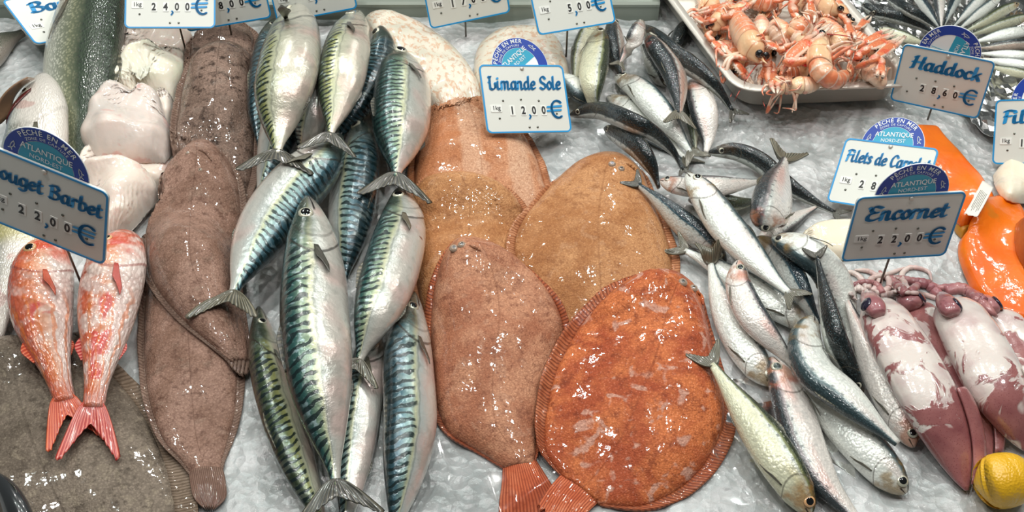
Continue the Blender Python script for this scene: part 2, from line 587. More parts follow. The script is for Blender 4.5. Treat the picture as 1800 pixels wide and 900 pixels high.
def flesh_mat(name, c1, c2, stain, stain_amt=.5, scale=24.0, sss=.25, grain=0.0, gc=(205, 150, 120), coat=.8):
    M = Mat(name, .4, 0, coat, .1, .3)
    n1 = M.noise(scale, 3)
    col = M.mix(M.ss(n1, .3, .7), lin(c1), lin(c2))
    col = M.mix(M.m_('MULTIPLY', M.ss(M.noise(scale * 1.3, 3, .6, .8), .60, .70), stain_amt), col, lin(stain))
    h = M.noise(130, 3)
    if grain:
        g = M.noise(1.0, 3, .6, .5, vec=M.vec(M.m_('MULTIPLY', M.attr('bs'), 26.0), M.m_('MULTIPLY', M.attr('bt'), 7.0)))
        k = M.ss(g, .5, .62)
        col = M.mix(M.m_('MULTIPLY', k, grain), col, lin(gc))
        h = M.m_('ADD', h, M.m_('MULTIPLY', k, -.5))
    M.base(col)
    M.b.inputs['Subsurface Weight'].default_value = sss
    M.b.inputs['Subsurface Radius'].default_value = (.012, .007, .005)
    M.b.inputs['Subsurface Scale'].default_value = 1.0
    M.bump(h, .35, .0014)
    return M.m


def squid_mat(name, seed, amt):
    M = Mat(name, .28, 0, 1.0, .07)
    s = M.attr('bs')
    v = M.node('ShaderNodeVectorMath', {0: M.tc(), 1: (seed * 1.7, seed * .9, seed * .4)}, operation='ADD').outputs[0]
    big = M.noise(27, 4, .6, .9, vec=v)
    fac = M.ss(M.m_('ADD', big, M.m_('MULTIPLY', s, .32)), amt, amt + .05)
    skin = M.mix(M.noise(50, 3, vec=v), lin((110, 44, 56)), lin((186, 126, 120)))
    dots = M.ss(M.vor(520), .3, .15)
    skin = M.mix(M.m_('MULTIPLY', dots, .5), skin, lin((104, 30, 40)))
    white = M.mix(M.ss(M.noise(40, 2), .4, .7), lin((226, 214, 206)), lin((206, 184, 180)))
    M.base(M.mix(fac, white, skin))
    M.b.inputs['Subsurface Weight'].default_value = .15
    M.b.inputs['Subsurface Radius'].default_value = (.01, .005, .004)
    M.b.inputs['Subsurface Scale'].default_value = 1.0
    M.bump(M.m_('ADD', M.noise(90, 3), M.m_('MULTIPLY', fac, .5)), .4, .0018)
    return M.m


def ice_mat():
    M = Mat('crushed_ice', .3, 0, .6, .15)
    n = M.noise(26, 4, .6)
    col = M.mix(M.ss(n, .3, .7), lin((164, 167, 166)), lin((204, 204, 204)))
    fl = M.vor(70, 'DISTANCE_TO_EDGE')
    col = M.mix(M.m_('MULTIPLY', M.ss(fl, .12, .0), .3), col, lin((176, 186, 186)))
    M.base(col)
    M.b.inputs['Subsurface Weight'].default_value = .25
    M.b.inputs['Subsurface Radius'].default_value = (.012, .014, .014)
    M.b.inputs['Subsurface Scale'].default_value = 1.0
    M.bump(M.m_('ADD', M.m_('MULTIPLY', M.vor(95), 1.2), M.noise(55, 5, .65)), .55, .004)
    return M.m


def film_mat():
    m = bpy.data.materials.new('clear_plastic_film')
    m.use_nodes = True
    t = m.node_tree
    t.nodes.clear()
    out = t.nodes.new('ShaderNodeOutputMaterial')
    mx = t.nodes.new('ShaderNodeMixShader')
    tr = t.nodes.new('ShaderNodeBsdfTransparent')
    gl = t.nodes.new('ShaderNodeBsdfGlossy')
    gl.inputs['Roughness'].default_value = .1
    fr = t.nodes.new('ShaderNodeFresnel')
    fr.inputs[0].default_value = 1.5
    t.links.new(fr.outputs[0], mx.inputs[0])
    t.links.new(tr.outputs[0], mx.inputs[1])
    t.links.new(gl.outputs[0], mx.inputs[2])
    t.links.new(mx.outputs[0], out.inputs[0])
    tr.inputs[0].default_value = (.96, .96, .96, 1)
    return m


def steel_mat(name, c=(170, 172, 168), rough=.3):
    M = Mat(name, rough, 1.0)
    M.base(M.mix(M.ss(M.noise(9, 3), .3, .7), lin(c), lin(tuple(int(x * .86) for x in c))))
    M.bump(M.noise(30, 3), .08, .002, False)
    return M.m


ICEM = ice_mat()
FILM = film_mat()
STEEL = Mat('stainless_steel', .36, .4).base(lin((206, 200, 190))).m
STEEL_BACK = plain('grey_steel_ledge', (142, 150, 140), .35, .3)
FOIL = steel_mat('aluminium_foil', (214, 214, 212), .18)
WOOD = plain('varnished_wood', (150, 112, 96), .5)
MK = [mackerel_mat('mackerel_skin_green', (50, 92, 88), (132, 152, 124), (186, 190, 182), (206, 200, 190)),
      mackerel_mat('mackerel_skin_blue', (56, 92, 104), (136, 162, 156), (186, 194, 190), (206, 204, 196), 31),
      mackerel_mat('mackerel_skin_olive', (74, 92, 62), (160, 162, 104), (194, 194, 170), (206, 200, 184), 35)]
SD = {'silver': sardine_mat('sardine_skin_silver', (44, 62, 66), (104, 122, 124), (236, 238, 230), .62, pinkamt=.3),
      'blue': sardine_mat('sardine_skin_blue', (14, 32, 40), (54, 86, 98), (224, 228, 222), .36, pinkamt=.2),
      'dark': sardine_mat('sardine_skin_dark', (10, 18, 18), (30, 44, 42), (140, 144, 134), -.25, pinkamt=.1, headc=(70, 52, 34)),
      'pink': sardine_mat('sardine_skin_pink', (54, 58, 60), (140, 132, 132), (234, 226, 218), .55, (236, 178, 166), .6, (176, 116, 84), .35),
      'olive': sardine_mat('sardine_skin_olive', (52, 58, 36), (132, 138, 92), (222, 220, 190), .55, (214, 200, 150), .5, (170, 120, 60)),
      'red': sardine_mat('sardine_skin_bruised', (30, 36, 38), (104, 92, 88), (206, 184, 168), .35, (196, 140, 120), .7, (110, 70, 54), .5)}
FIN_DARK = fin_mat('dark_fin', (44, 44, 38), (88, 84, 70))
FIN_GREY = fin_mat('grey_fin', (74, 72, 60), (122, 116, 98))
FIN_RED = fin_mat('red_fin', (176, 44, 40), (226, 122, 106))
FIN_ORANGE = fin_mat('orange_fin', (186, 62, 36), (226, 116, 78))
PUPIL = plain('eye_pupil', (12, 12, 14), .08, 0, 1.0)
IRIS = plain('eye_iris_silver', (200, 196, 176), .2, .3, 1.0)
IRIS_GOLD = plain('eye_iris_amber', (150, 110, 66), .2, .2, 1.0)
IRIS_RED = plain('eye_iris_orange', (222, 170, 120), .2, .0, 1.0)


# ------------------------------------------------------------------ round fish
PROF = {
    'mackerel': [(0, .10), (.02, .26), (.06, .46), (.12, .68), (.2, .87), (.3, .98), (.4, 1), (.5, .99), (.62, .90), (.74, .70), (.85, .43), (.93, .21), (1, .11)],
    'sardine': [(0, .14), (.025, .36), (.07, .58), (.13, .76), (.2, .88), (.3, .97), (.4, 1), (.52, .96), (.65, .80), (.78, .56), (.9, .32), (1, .20)],
    'red_mullet': [(0, .22), (.03, .5), (.08, .74), (.15, .9), (.25, 1), (.38, .98), (.5, .88), (.62, .70), (.75, .50), (.87, .36), (1, .31)],
    'sea_bass': [(0, .2), (.04, .5), (.1, .75), (.2, .93), (.33, 1), (.5, .93), (.65, .75), (.8, .5), (.92, .32), (1, .28)],
}
SPEC = {  # thickness ratio, eye (s, angle, r/a), gill s, tail (length/a, span/a, fork), pectoral (s, len/a)
    'mackerel': dict(k=.72, eye=(.085, 18, .25), gill=.205, tail=(1.25, 1.15, .62), pec=(.215, -2, .085, .34)),
    'sardine': dict(k=.62, eye=(.075, 16, .3), gill=.205, tail=(1.35, 1.0, .55), pec=(.22, -38, .11, .22)),
    'red_mullet': dict(k=.66, eye=(.115, 28, .2), gill=.235, tail=(1.95, .82, .68), pec=(.25, -8, .15, .32)),
    'sea_bass': dict(k=.6, eye=(.08, 20, .13), gill=.2, tail=(1.2, .9, .35), pec=(.23, -20, .12, .3)),
}
AX = {'L': (-1, 0), 'R': (1, 0), 'U': (0, 1), 'D': (0, -1)}


def smooth1(a, sig):
    r = max(1, int(sig * 3))
    k = np.exp(-.5 * (np.arange(-r, r + 1) / sig) ** 2)
    k /= k.sum()
    return np.convolve(np.pad(a, r, 'edge'), k, 'valid')


def hull_top(x, y):
    """the taut line laid over a height profile"""
    h = []
    for p in zip(x, y):
        while len(h) > 1 and (h[-1][0] - h[-2][0]) * (p[1] - h[-2][1]) - (h[-1][1] - h[-2][1]) * (p[0] - h[-2][0]) >= 0:
            h.pop()
        h.append(p)
    hx, hy = zip(*h)
    return np.interp(x, hx, hy)


class Body:
    """a bent tapered body whose spine follows a path over whatever already lies there"""

    def __init__(s, pts, hw, dors, roll, prof, k, N=60, M=32, pen=.003, gill=None, stiff=7, belly=1.1, lift=0.0, H_=None, maxz=None, rigid=.75, minz=None, tailroom=None):
        px = catmull(pts, N)
        u = np.linspace(0, 1, N)
        u = .5 * u + .5 * u ** 1.35          # finer towards the head
        S = u
        idx = u * (N - 1)
        i0 = np.minimum(idx.astype(int), N - 2)
        px = px[i0] + (px[i0 + 1] - px[i0]) * (idx - i0)[:, None]
        kx, ky = map(np.array, zip(*prof))
        gm = np.gradient(ky, kx)
        ki = np.clip(np.searchsorted(kx, S, 'right') - 1, 0, len(kx) - 2)
        kh = kx[ki + 1] - kx[ki]
        ku = (S - kx[ki]) / kh
        pr = (2 * ku**3 - 3 * ku**2 + 1) * ky[ki] + (ku**3 - 2 * ku**2 + ku) * kh * gm[ki] + (3 * ku**2 - 2 * ku**3) * ky[ki + 1] + (ku**3 - ku**2) * kh * gm[ki + 1]
        pr = np.concatenate([[pr[0]], smooth1(pr, .8)[1:-1], [pr[-1]]])
        th = np.linspace(0, 2 * np.pi, M, endpoint=False)
        sn, cs = np.sin(th), np.cos(th)
        z = np.full(N, .03)
        phi = np.radians(np.broadcast_to(np.asarray(roll, float), (N,)))
        HH = H if H_ is None else H_
        imax = int(np.argmax(pr))
        px0 = px.copy()
        fit = 1.0
        tg = np.gradient(px0, axis=0)
        tg /= np.linalg.norm(tg, axis=1, keepdims=True)
        pn = np.stack([-tg[:, 1], tg[:, 0]], -1)
        for it in range(8):
            P = unp(px, z)
            T = np.gradient(P, axis=0)
            T /= np.linalg.norm(T, axis=1, keepdims=True)
            Nh = np.cross([0, 0, 1.0], T)
            Nh /= np.linalg.norm(Nh, axis=1, keepdims=True)
            Uu = np.cross(T, Nh)
            side = np.sign(Nh[:, :2].mean(0) @ np.array(AX[dors])) or 1
            D = np.cos(phi)[:, None] * side * Nh + np.sin(phi)[:, None] * Uu
            E = np.cos(phi)[:, None] * Uu - np.sin(phi)[:, None] * side * Nh
            c = P[imax]
            e = 1e-3
            tp = proj(c + e * T[imax]) - proj(c)
            tp /= np.linalg.norm(tp)
            nn = np.array([-tp[1], tp[0]])
            pD = ((proj(c + e * D[imax]) - proj(c)) / e) @ nn
            pE = ((proj(c + e * E[imax]) - proj(c)) / e) @ nn
            a = fit * hw / math.hypot(pD, k * pE)
            sq = lambda v: np.sign(v) * np.abs(v) ** .92
            ad = np.where(sn > 0, 2 - belly, belly)
            rad = np.ones((N, M))
            if gill:
                gs = gill + .03 * cs[None, :] ** 2 - .045 * sn[None, :] ** 2
                dd = S[:, None] - gs
                rad = 1 + np.where(dd < 0, .032 * np.exp(-(dd / .06) ** 2), 0)
            off = (a * pr)[:, None, None] * rad[..., None] * ((ad * sq(sn))[None, :, None] * D[:, None] + k * sq(cs)[None, :, None] * E[:, None])
            low = off[..., 2] < 0
            Q = P[:, None] + off
            need = np.where(low, look(HH, Q) - off[..., 2], -1).max(1) - pen
            nz = np.maximum.reduce([np.roll(np.pad(need, 3, 'edge'), j)[3:-3] for j in (-1, 0, 1)])
            if minz is not None:
                nz = np.maximum(nz, minz)
            if tailroom:         # the tail fin needs something to lie on too
                uu, vv = np.linspace(.2, 1, 6)[:, None, None], np.linspace(-.8, .8, 7)[None, :, None]
                tq = P[-1] + uu * tailroom[0] * a * T[-1] * [1, 1, 0] + vv * tailroom[1] * a * side * Nh[-1]
                nz[-2:] = np.maximum(nz[-2:], np.percentile(look(HH, tq), 80) + .001)
            hx = hull_top(np.arange(N) * 1.0, nz)
            nz = smooth1((1 - rigid) * nz + rigid * hx, stiff)
            nz = np.maximum(nz, smooth1(np.maximum(need - .004, nz), 2))
            nz = nz + np.clip((need - nz).max(), 0, .003)
            if maxz is not None:
                nz = np.minimum(nz, maxz)
            z = .4 * z + .6 * (nz + lift) if it < 5 else nz + lift
            if 1 <= it < 7:      # keep the outline centred on the path and as wide as given
                pq = ((proj(Q) - px0[:, None]) * pn[:, None]).sum(-1)
                mid = smooth1((pq.max(1) + pq.min(1)) / 2, 4)
                px = px - .7 * mid[:, None] * pn
                half = (pq.max(1) - pq.min(1))[imax - 3:imax + 4].mean() / 2
                fit *= (hw / half) ** .7
        s.P, s.T, s.D, s.E, s.S, s.pr, s.a, s.k, s.ad, s.belly = P, T, D, E, S, pr, a, k, ad, belly
        s.G = P[:, None] + off
        s.gd = S[:, None] - (gs if gill else np.zeros((1, M)))
        s.N, s.M, s.th, s.side, s.Nh, s.U = N, M, th, side, Nh, Uu
        s.base = np.array([P[imax, 0], P[imax, 1], (s.G[imax, :, 2]).min()])

    def at(s, S_, deg, out=0.0):
        """point and outward normal on the skin"""
        S_ = min(max(S_, 0), 1)
        i = int(np.clip(np.searchsorted(s.S, S_) - 1, 0, s.N - 2))
        f = (S_ - s.S[i]) / (s.S[i + 1] - s.S[i])
        lp = lambda A: A[i] * (1 - f) + A[i + 1] * f
        t = math.radians(deg)
        r = s.a * lp(s.pr)
        ad = (2 - s.belly) if math.sin(t) > 0 else s.belly
        sq = lambda v: math.copysign(abs(v) ** .92, v)
        p = lp(s.P) + r * (ad * sq(math.sin(t)) * lp(s.D) + s.k * sq(math.cos(t)) * lp(s.E))
        n = math.sin(t) / ad * lp(s.D) + math.cos(t) / s.k * lp(s.E)
        n /= np.linalg.norm(n)
        return p + n * out, n

    def geo(s, lo=0, hi=None):
        G = s.G[lo:hi]
        n, m = G.shape[:2]
        f = closed_tube_faces(n, m)
        bs = np.repeat(s.S[lo:hi, None], m, 1)
        bt = np.repeat(np.sin(s.th)[None], n, 0)
        ba = np.repeat((np.arcsin(np.sin(s.th)) / np.pi * 2)[None], n, 0)
        return G.reshape(-1, 3), f, {'bs': bs.ravel(), 'bt': bt.ravel(), 'ba': ba.ravel(), 'gd': s.gd[lo:hi].ravel()}

    def stamp(s):
        G = np.concatenate([s.G, s.G[:, :1]], 1)
        stamp(G, 3)


def tail_fin(b, loc, parent, mat, L, span, fork, troll=12, bend=0.0):
    a = b.a
    c, T = b.P[-1], b.T[-1]
    Tn = T * np.array([1, 1, .25]) + np.array([0, 0, bend])
    Tn /= np.linalg.norm(Tn)
    ph = math.radians(troll)
    D = math.cos(ph) * b.side * b.Nh[-1] + math.sin(ph) * b.U[-1]
    u = np.linspace(0, 1, 14)[:, None]
    v = np.linspace(-1, 1, 31)[None]
    ln = L * a * (1 - fork * (1 - np.abs(v) ** 1.1)) * (1 - .14 * np.maximum(0, np.abs(v) - .9) / .1) * (1 + .03 * np.sin(v * 57))
    w0 = b.pr[-1] * a * .95
    w = w0 + (span * a - w0) * np.clip(u * 1.02, 0, 1) ** .72
    G = c - T * .15 * a + Tn * (u * ln)[..., None] + D * (v * w)[..., None]
    n = np.cross(Tn, D)
    G = G + n * (.03 * a * np.sin(v * 7 + u * 3) * u)[..., None]
    need = np.maximum(0, look(H, G) + .0012 - G[..., 2])
    row = np.maximum.accumulate(need.max(1) * .75)
    row = smooth1(row, 1.5)
    left = need * .5 + .5 * row[:, None]
    G[..., 2] += boxblur(boxblur(np.minimum(left, row[:, None]), 2), 2) * np.minimum(1, u * 2.5)
    thick = (.2 * a * (1 - u) ** 2 + .0008) * np.ones_like(v)
    o = leaf('tail_fin', G, thick, mat, parent, loc, {'bs': np.repeat(u, 31, 1), 'bt': np.repeat(v, 14, 0)})
    return o, G


def fish(kind, label, group, pts, hw, dors, roll, mat, fin=None, tail=True, troll=12, iris=None, eyes=True, pec=True, name=None,
         tailmul=1.0, stiff=7, lift=0.0, pen=-.0006, N=60, M=32, k=None, cat='fish', pecroll=0.0, bend=0.0, fork=None, eyemul=1.0):
    sp = SPEC[kind]
    b = Body(pts, hw, dors, roll, PROF[kind], k or sp['k'], N=N, M=M, pen=pen, gill=sp['gill'], stiff=stiff, lift=lift, tailroom=sp['tail'][:2] if tail else None)
    loc = b.base
    r = thing(name or kind, loc, label, cat, group)
    v, f, at = b.geo()
    mesh_obj('body', v, f, mat, r, loc, at)
    fin = fin or FIN_GREY
    tg = None
    if tail:
        L, span, fk = sp['tail']
        tg = tail_fin(b, loc, r, fin, L * tailmul, span * tailmul, fork or fk, troll, bend)[1]
    b.stamp()
    if tg is not None:
        stamp(tg, 3)
    if eyes:
        es, ea, er = sp['eye']
        for sg in (ea, 180 - ea):
            p, n = b.at(es, sg, -.0006)
            if n[2] < -.25:
                continue
            V, F, R = dome_geo(p, n, b.T[3], er * eyemul * b.a * .95, er * eyemul * b.a * .4)
            mesh_obj('eye', V, F, [iris or IRIS, PUPIL], r, loc, fmat=[0 if q < 3 else 1 for q in R])
    if pec:
        s0, an, ln, wd = sp['pec']
        sgn = an if b.E[20][2] > .2 else an
        u = np.linspace(0, 1, 8)
        w = np.linspace(-1, 1, 7)
        G = np.zeros((8, 7, 3))
        for i, uu in enumerate(u):
            for j, ww in enumerate(w):
                wid = wd * 57 * (.35 + .9 * uu) * (1 - max(0, uu - .7) * 1.9) * .5
                G[i, j] = b.at(s0 + ln * uu * (1 - .25 * ww), sgn - 10 * uu + ww * wid, .0008 + .0035 * uu + pecroll * uu)[0]
        leaf('pectoral_fin', G, .0007, fin, r, loc, {'bs': np.repeat(u[:, None], 7, 1), 'bt': np.repeat(w[None], 8, 0)})
    for nm, ang, s0, ln, hh in (('dorsal_fin', 90, .44, .16, .22), ('anal_fin', -90, .62, .1, .16)):
        if kind == 'red_mullet' and nm == 'dorsal_fin':
            s0, ln, hh = .6, .13, .3
        u = np.linspace(0, 1, 12)
        G = np.zeros((12, 5, 3))
        for i, uu in enumerate(u):
            p, n = b.at(s0 + ln * uu, ang, -.001)
            hgt = hh * b.a * (math.sin(min(uu * 3.4, 1.57)) * (1 - .75 * uu))
            i_ = int(np.clip(np.searchsorted(b.S, s0 + ln * uu), 0, b.N - 1))
            dr = b.D[i_] * (1 if ang > 0 else -1)
            for j in range(5):
                G[i, j] = p + (dr + .5 * b.T[i_]) * hgt * j / 4
        if G[..., 2].min() > look(H, G).min() - .5:
            leaf(nm, G, .0006, fin, r, loc, {'bs': np.repeat(u[:, None], 5, 1), 'bt': np.repeat(u[:, None], 5, 1)})
    return r, b


# ------------------------------------------------------------------ flat fish, fillets, sheets
def sheet(rows, nu, nv, rad=4, extra=0.0, H_=None, fill=2, hug=True, zoff=0.0):
    """a grid between two edges drawn row by row (head to tail), laid on what is already there"""
    rows = np.asarray(rows, float)
    L = catmull(rows[:, :2], 400)
    R = catmull(rows[:, 2:], 400)
    # same station on both edges
    nr = len(rows)

    def stations(E, full):
        d = np.linalg.norm(np.diff(full, axis=0), axis=1)
        kn = np.concatenate([[0], np.cumsum(d)])
        return kn / kn[-1]
    mid = (rows[:, :2] + rows[:, 2:]) / 2
    dm = np.linalg.norm(np.diff(mid, axis=0), axis=1)
    km = np.concatenate([[0], np.cumsum(dm)])
    km /= km[-1]

    def cub(col):
        m = np.gradient(col, km)
        t = np.linspace(0, 1, nu)
        i = np.clip(np.searchsorted(km, t, 'right') - 1, 0, nr - 2)
        h = km[i + 1] - km[i]
        u = (t - km[i]) / h
        return (2 * u**3 - 3 * u**2 + 1) * col[i] + (u**3 - 2 * u**2 + u) * h * m[i] + (-2 * u**3 + 3 * u**2) * col[i + 1] + (u**3 - u**2) * h * m[i + 1]
    Lp = np.stack([cub(rows[:, 0]), cub(rows[:, 1])], -1)
    Rp = np.stack([cub(rows[:, 2]), cub(rows[:, 3])], -1)
    HH = H if H_ is None else H_
    base = boxblur(boxblur(maxf(HH, fill), rad), max(2, rad // 2)) + extra
    v = np.linspace(0, 1, nv)[None, :, None]
    pix = Lp[:, None] * (1 - v) + Rp[:, None] * v
    z = np.full((nu, nv), .01)
    for _ in range(5):
        P = unp(pix, z + zoff)
        z = look(base, P)
    P = unp(pix, z + zoff)
    P[..., 2] = look(base, P)
    sm = boxblur(P[..., 2], 1)
    P[..., 2] = np.maximum(sm, boxblur(look(HH, P), 2) + extra) if hug else boxblur(sm, 2)
    if hug:
        P[..., 2] += np.clip((look(HH, P) - P[..., 2]).max(), 0, .002)
    s = np.repeat(np.linspace(0, 1, nu)[:, None], nv, 1)
    t = np.repeat(np.linspace(-1, 1, nv)[None], nu, 0)
    return P, s, t


def lumps(P, period, amp, seed):
    r = np.random.default_rng(seed)
    ph = r.random((6, 3)) * 6.28
    out = np.zeros(P.shape[:2])
    for a, b_, c in ph:
        out += np.sin(P[..., 0] * 6.28 / period * math.cos(a) + P[..., 1] * 6.28 / period * math.sin(a) + b_)
    return out / 6 * amp


def flatfish(name, label, group, rows, mat, fmat, hm, tail=None, eyes=None, cut=.84, nu=80, nv=61, tmat=None, seed=0, head=None):
    P, s, t = sheet(rows, nu, nv)
    inner = np.clip(1 - (np.abs(t) / cut) ** 2.2, 0, 1) ** .6
    endf = np.minimum(1, np.sqrt(np.clip(s / .12, 0, 1)) * 1.0) * np.minimum(1, .12 + .88 * np.clip((1 - s) / .5, 0, 1) ** .8)
    th = .0022 + hm * inner * endf + np.abs(lumps(P, .06, .0011, seed)) * inner
    th += np.where(np.abs(t) > cut, .0004 * np.sin(s * 170 + t * 9), 0)
    ripple = np.where(np.abs(t) > cut - .04, np.clip((np.abs(t) - cut) / (1 - cut), 0, 1), 0)
    th += .0012 * ripple * np.sin(s * 30 + 5 * t)
    th = np.maximum(th, .0012)
    top, bot = P.copy(), P.copy()
    top[..., 2] += th
    bot[..., 2] -= .0005
    loc = P[nu // 2, nv // 2]
    r = thing(name, loc, label, 'fish', group)
    if tail is not None:
        P2, s2, t2 = sheet(tail, 24, 41)
        t_ = .0055 * (1 - s2) ** 1.5 * (1 - t2 ** 2) + .0016 + .0008 * np.sin(t2 * 46) * s2
        P2[..., :2] += (P2[-1:, :, :2] - P2[-2:-1, :, :2]) * (s2 ** 6 * 1.3 * np.sin(t2 * 23 + 1))[..., None]
        tp, bt = P2.copy(), P2.copy()
        tp[..., 2] += t_
        v, f = shell(tp, bt)
        mesh_obj('tail_fin', v, f, tmat or fmat, r, loc, {'bs': np.concatenate([s2.ravel()] * 2), 'bt': np.concatenate([t2.ravel()] * 2)})
    i0 = int(round((1 - cut) / 2 * (nv - 1)))
    i1 = nv - 1 - i0
    for nm, a, b_, m in (('body', i0, i1 + 1, mat), ('dorsal_fin', 0, i0 + 1, fmat), ('anal_fin', i1, nv, fmat)):
        v, f = shell(top[:, a:b_], bot[:, a:b_])
        mesh_obj(nm, v, f, m, r, loc, {'bs': np.concatenate([s[:, a:b_].ravel()] * 2), 'bt': np.concatenate([t[:, a:b_].ravel()] * 2)})
    stamp(top, 3)
    if tail is not None:
        stamp(tp, 3)
    for ex, ey, er in (eyes or []):
        p = unp(np.array([ex, ey]), np.array(.03))
        for _ in range(4):
            p = unp(np.array([ex, ey]), look(H, p))
        V, F, R = dome_geo(p - np.array([0, 0, .001]), np.array([.05, -.2, 1.0]), np.array([1.0, 0, 0]), er, er * .75)
        mesh_obj('eye', V, F, [EYE_SKIN, EYE_PUPIL], r, loc, fmat=[0 if q < 4 else 1 for q in R])
    if head:
        pl = np.array(head, float)
        q = catmull(pl, 18)
        z = np.full(18, .02)
        for _ in range(4):
            w = unp(q, z)
            z = look(H, w)
        w = unp(q, z)
        V, F = tube_geo(w, .0022 * np.sin(np.linspace(.25, 2.9, 18)), 8)
        mesh_obj('mouth', V, F, mat, r, loc, {'bs': np.full(len(V), .03), 'bt': np.full(len(V), .5)})
    return r


def slab(name, label, cat, group, rows, mat, hm, pw=2.4, qe=.5, nu=44, nv=33, lump=.004, period=.05, seed=0, ends=.16, rad=4, tmin=.0015, wob=.0, fill=2, cap=None):
    """a fillet or other limp piece: rounded rim, soft lumps"""
    P, s, t = sheet(rows, nu, nv, rad, fill=fill, hug=False, zoff=.5 * hm, H_=None if cap is None else np.minimum(H, cap))
    e = np.clip(1 - np.abs(t) ** pw, 0, 1) ** qe
    en = np.clip(s / ends, 0, 1) ** .5 * np.clip((1 - s) / ends, 0, 1) ** .5
    th = tmin + hm * e * en + lumps(P, period, lump, seed) * e * en
    th = np.maximum(th, tmin)
    top, bot = P.copy(), P.copy()
    top[..., 2] += th
    if wob:
        top[..., 0] += lumps(P, period * .8, wob, seed + 5)
        top[..., 1] += lumps(P, period * .7, wob, seed + 9)
        bot[..., :2] = top[..., :2]
    loc = P[nu // 2, nv // 2]
    v, f = shell(top, bot)
    o = mesh_obj(name, v, f, mat, None, loc, {'bs': np.concatenate([s.ravel()] * 2), 'bt': np.concatenate([t.ravel()] * 2)})
    stamp(top, 3)
    return tag(o, label, cat, group), top


def ground_path(pts, n, off=0.0, z0=.02, taut=False, tip=0.0):
    q = catmull(pts, n)
    z = np.full(n, z0)
    for _ in range(5):
        z = look(H, unp(q, z)) + off
    z = np.maximum(z, smooth1(z, 2))
    if taut:
        z = hull_top(np.arange(n) * 1.0, z) + tip * np.linspace(0, 1, n)
    return unp(q, z)


# ------------------------------------------------------------------ price signs
GLY = {
    'i': (.5, [[(.02, 1), (.02, .15), (.16, 0), (.34, .12)], [(.0, 1.42), (.06, 1.36)]]),
    'm': (1.22, [[(.02, 1), (.02, 0)], [(.02, .75), (.22, 1), (.4, .9), (.42, 0)], [(.42, .75), (.62, 1), (.8, .9), (.82, .12), (.93, 0), (1.06, .1)]]),
    'n': (.82, [[(.02, 1), (.02, 0)], [(.02, .75), (.22, 1), (.42, .9), (.44, .12), (.55, 0), (.68, .1)]]),
    'a': (.86, [[(.55, .88), (.3, 1), (.08, .75), (.05, .3), (.2, 0), (.42, .12), (.55, .4)], [(.57, 1), (.55, .15), (.66, 0), (.8, .1)]]),
    'd': (.86, [[(.55, .88), (.3, 1), (.08, .75), (.05, .3), (.2, 0), (.42, .12), (.55, .4)], [(.57, 1.65), (.55, .15), (.66, 0), (.8, .1)]]),
    'e': (.68, [[(.08, .5), (.46, .58), (.5, .85), (.3, 1), (.08, .7), (.06, .3), (.25, 0), (.55, .18)]]),
    'o': (.72, [[(.3, 1), (.06, .7), (.06, .3), (.3, 0), (.54, .3), (.54, .7), (.3, 1)]]),
    'l': (.46, [[(.08, 1.65), (.07, .15), (.2, 0), (.36, .12)]]),
    'r': (.58, [[(.05, 1), (.05, 0)], [(.05, .7), (.25, 1), (.46, .86)]]),
    't': (.52, [[(.15, 1.45), (.13, .15), (.27, 0), (.42, .12)], [(-.02, 1), (.38, 1.02)]]),
    'c': (.64, [[(.52, .84), (.3, 1), (.08, .7), (.06, .3), (.25, 0), (.54, .18)]]),
    'k': (.72, [[(.1, 1.65), (.08, 0)], [(.52, .98), (.14, .45), (.3, .5), (.58, 0)]]),
    'u': (.84, [[(.05, 1), (.05, .25), (.2, 0), (.4, .1), (.52, .35)], [(.54, 1), (.53, .15), (.65, 0), (.78, .1)]]),
    'g': (.76, [[(.52, .88), (.3, 1), (.08, .75), (.05, .35), (.2, .08), (.42, .18), (.54, .45)], [(.56, 1), (.54, -.25), (.32, -.5), (.05, -.36)]]),
    'b': (.74, [[(.1, 1.65), (.08, .1), (.3, 0), (.55, .3), (.55, .7), (.35, 1), (.1, .75)]]),
    's': (.6, [[(.46, .88), (.25, 1), (.08, .78), (.42, .32), (.28, .02), (.04, .14)]]),
    'L': (1.02, [[(-.06, 1.62), (.06, 1.5), (.2, 1.62)], [(.08, 1.5), (.06, .95), (.1, .12)], [(-.06, .95), (.06, 1.02)], [(.1, .12), (.38, -.02), (.7, .2), (.76, .62), (.7, .8)]]),
    'S': (.95, [[(.76, 1.35), (.45, 1.65), (.12, 1.35), (.2, .95), (.66, .6), (.7, .25), (.4, 0), (.04, .22)]]),
    'H': (1.1, [[(.24, 1.65), (.1, 0), (.0, .02)], [(.86, 1.65), (.74, .1), (.86, 0)], [(.0, .85), (.9, .92)], [(.1, 1.5), (.3, 1.66)]]),
    'E': (1.05, [[(.88, 1.45), (.4, 1.62), (.15, 1.25), (.42, .9), (.68, .92)], [(.42, .9), (.08, .6), (.1, .15), (.45, 0), (.9, .25)], [(.02, 1.5), (.2, 1.3)]]),
    'R': (.98, [[(.15, 1.6), (.12, 0)], [(.02, 1.5), (.5, 1.65), (.7, 1.3), (.5, .9), (.2, .85)], [(.4, .85), (.62, .15), (.85, .0)]]),
    'B': (.98, [[(.18, 1.6), (.14, 0)], [(.02, 1.45), (.5, 1.65), (.7, 1.3), (.4, .9), (.2, .88)], [(.4, .9), (.78, .62), (.7, .2), (.4, 0), (.02, .1)]]),
    'F': (.8, [[(.2, 1.6), (.1, 0)], [(.0, 1.5), (.3, 1.65), (.78, 1.55)], [(.05, .85), (.52, .92)]]),
    'C': (.9, [[(.82, 1.3), (.5, 1.62), (.15, 1.2), (.08, .5), (.3, 0), (.78, .22)]]),
    ' ': (.5, []),
}


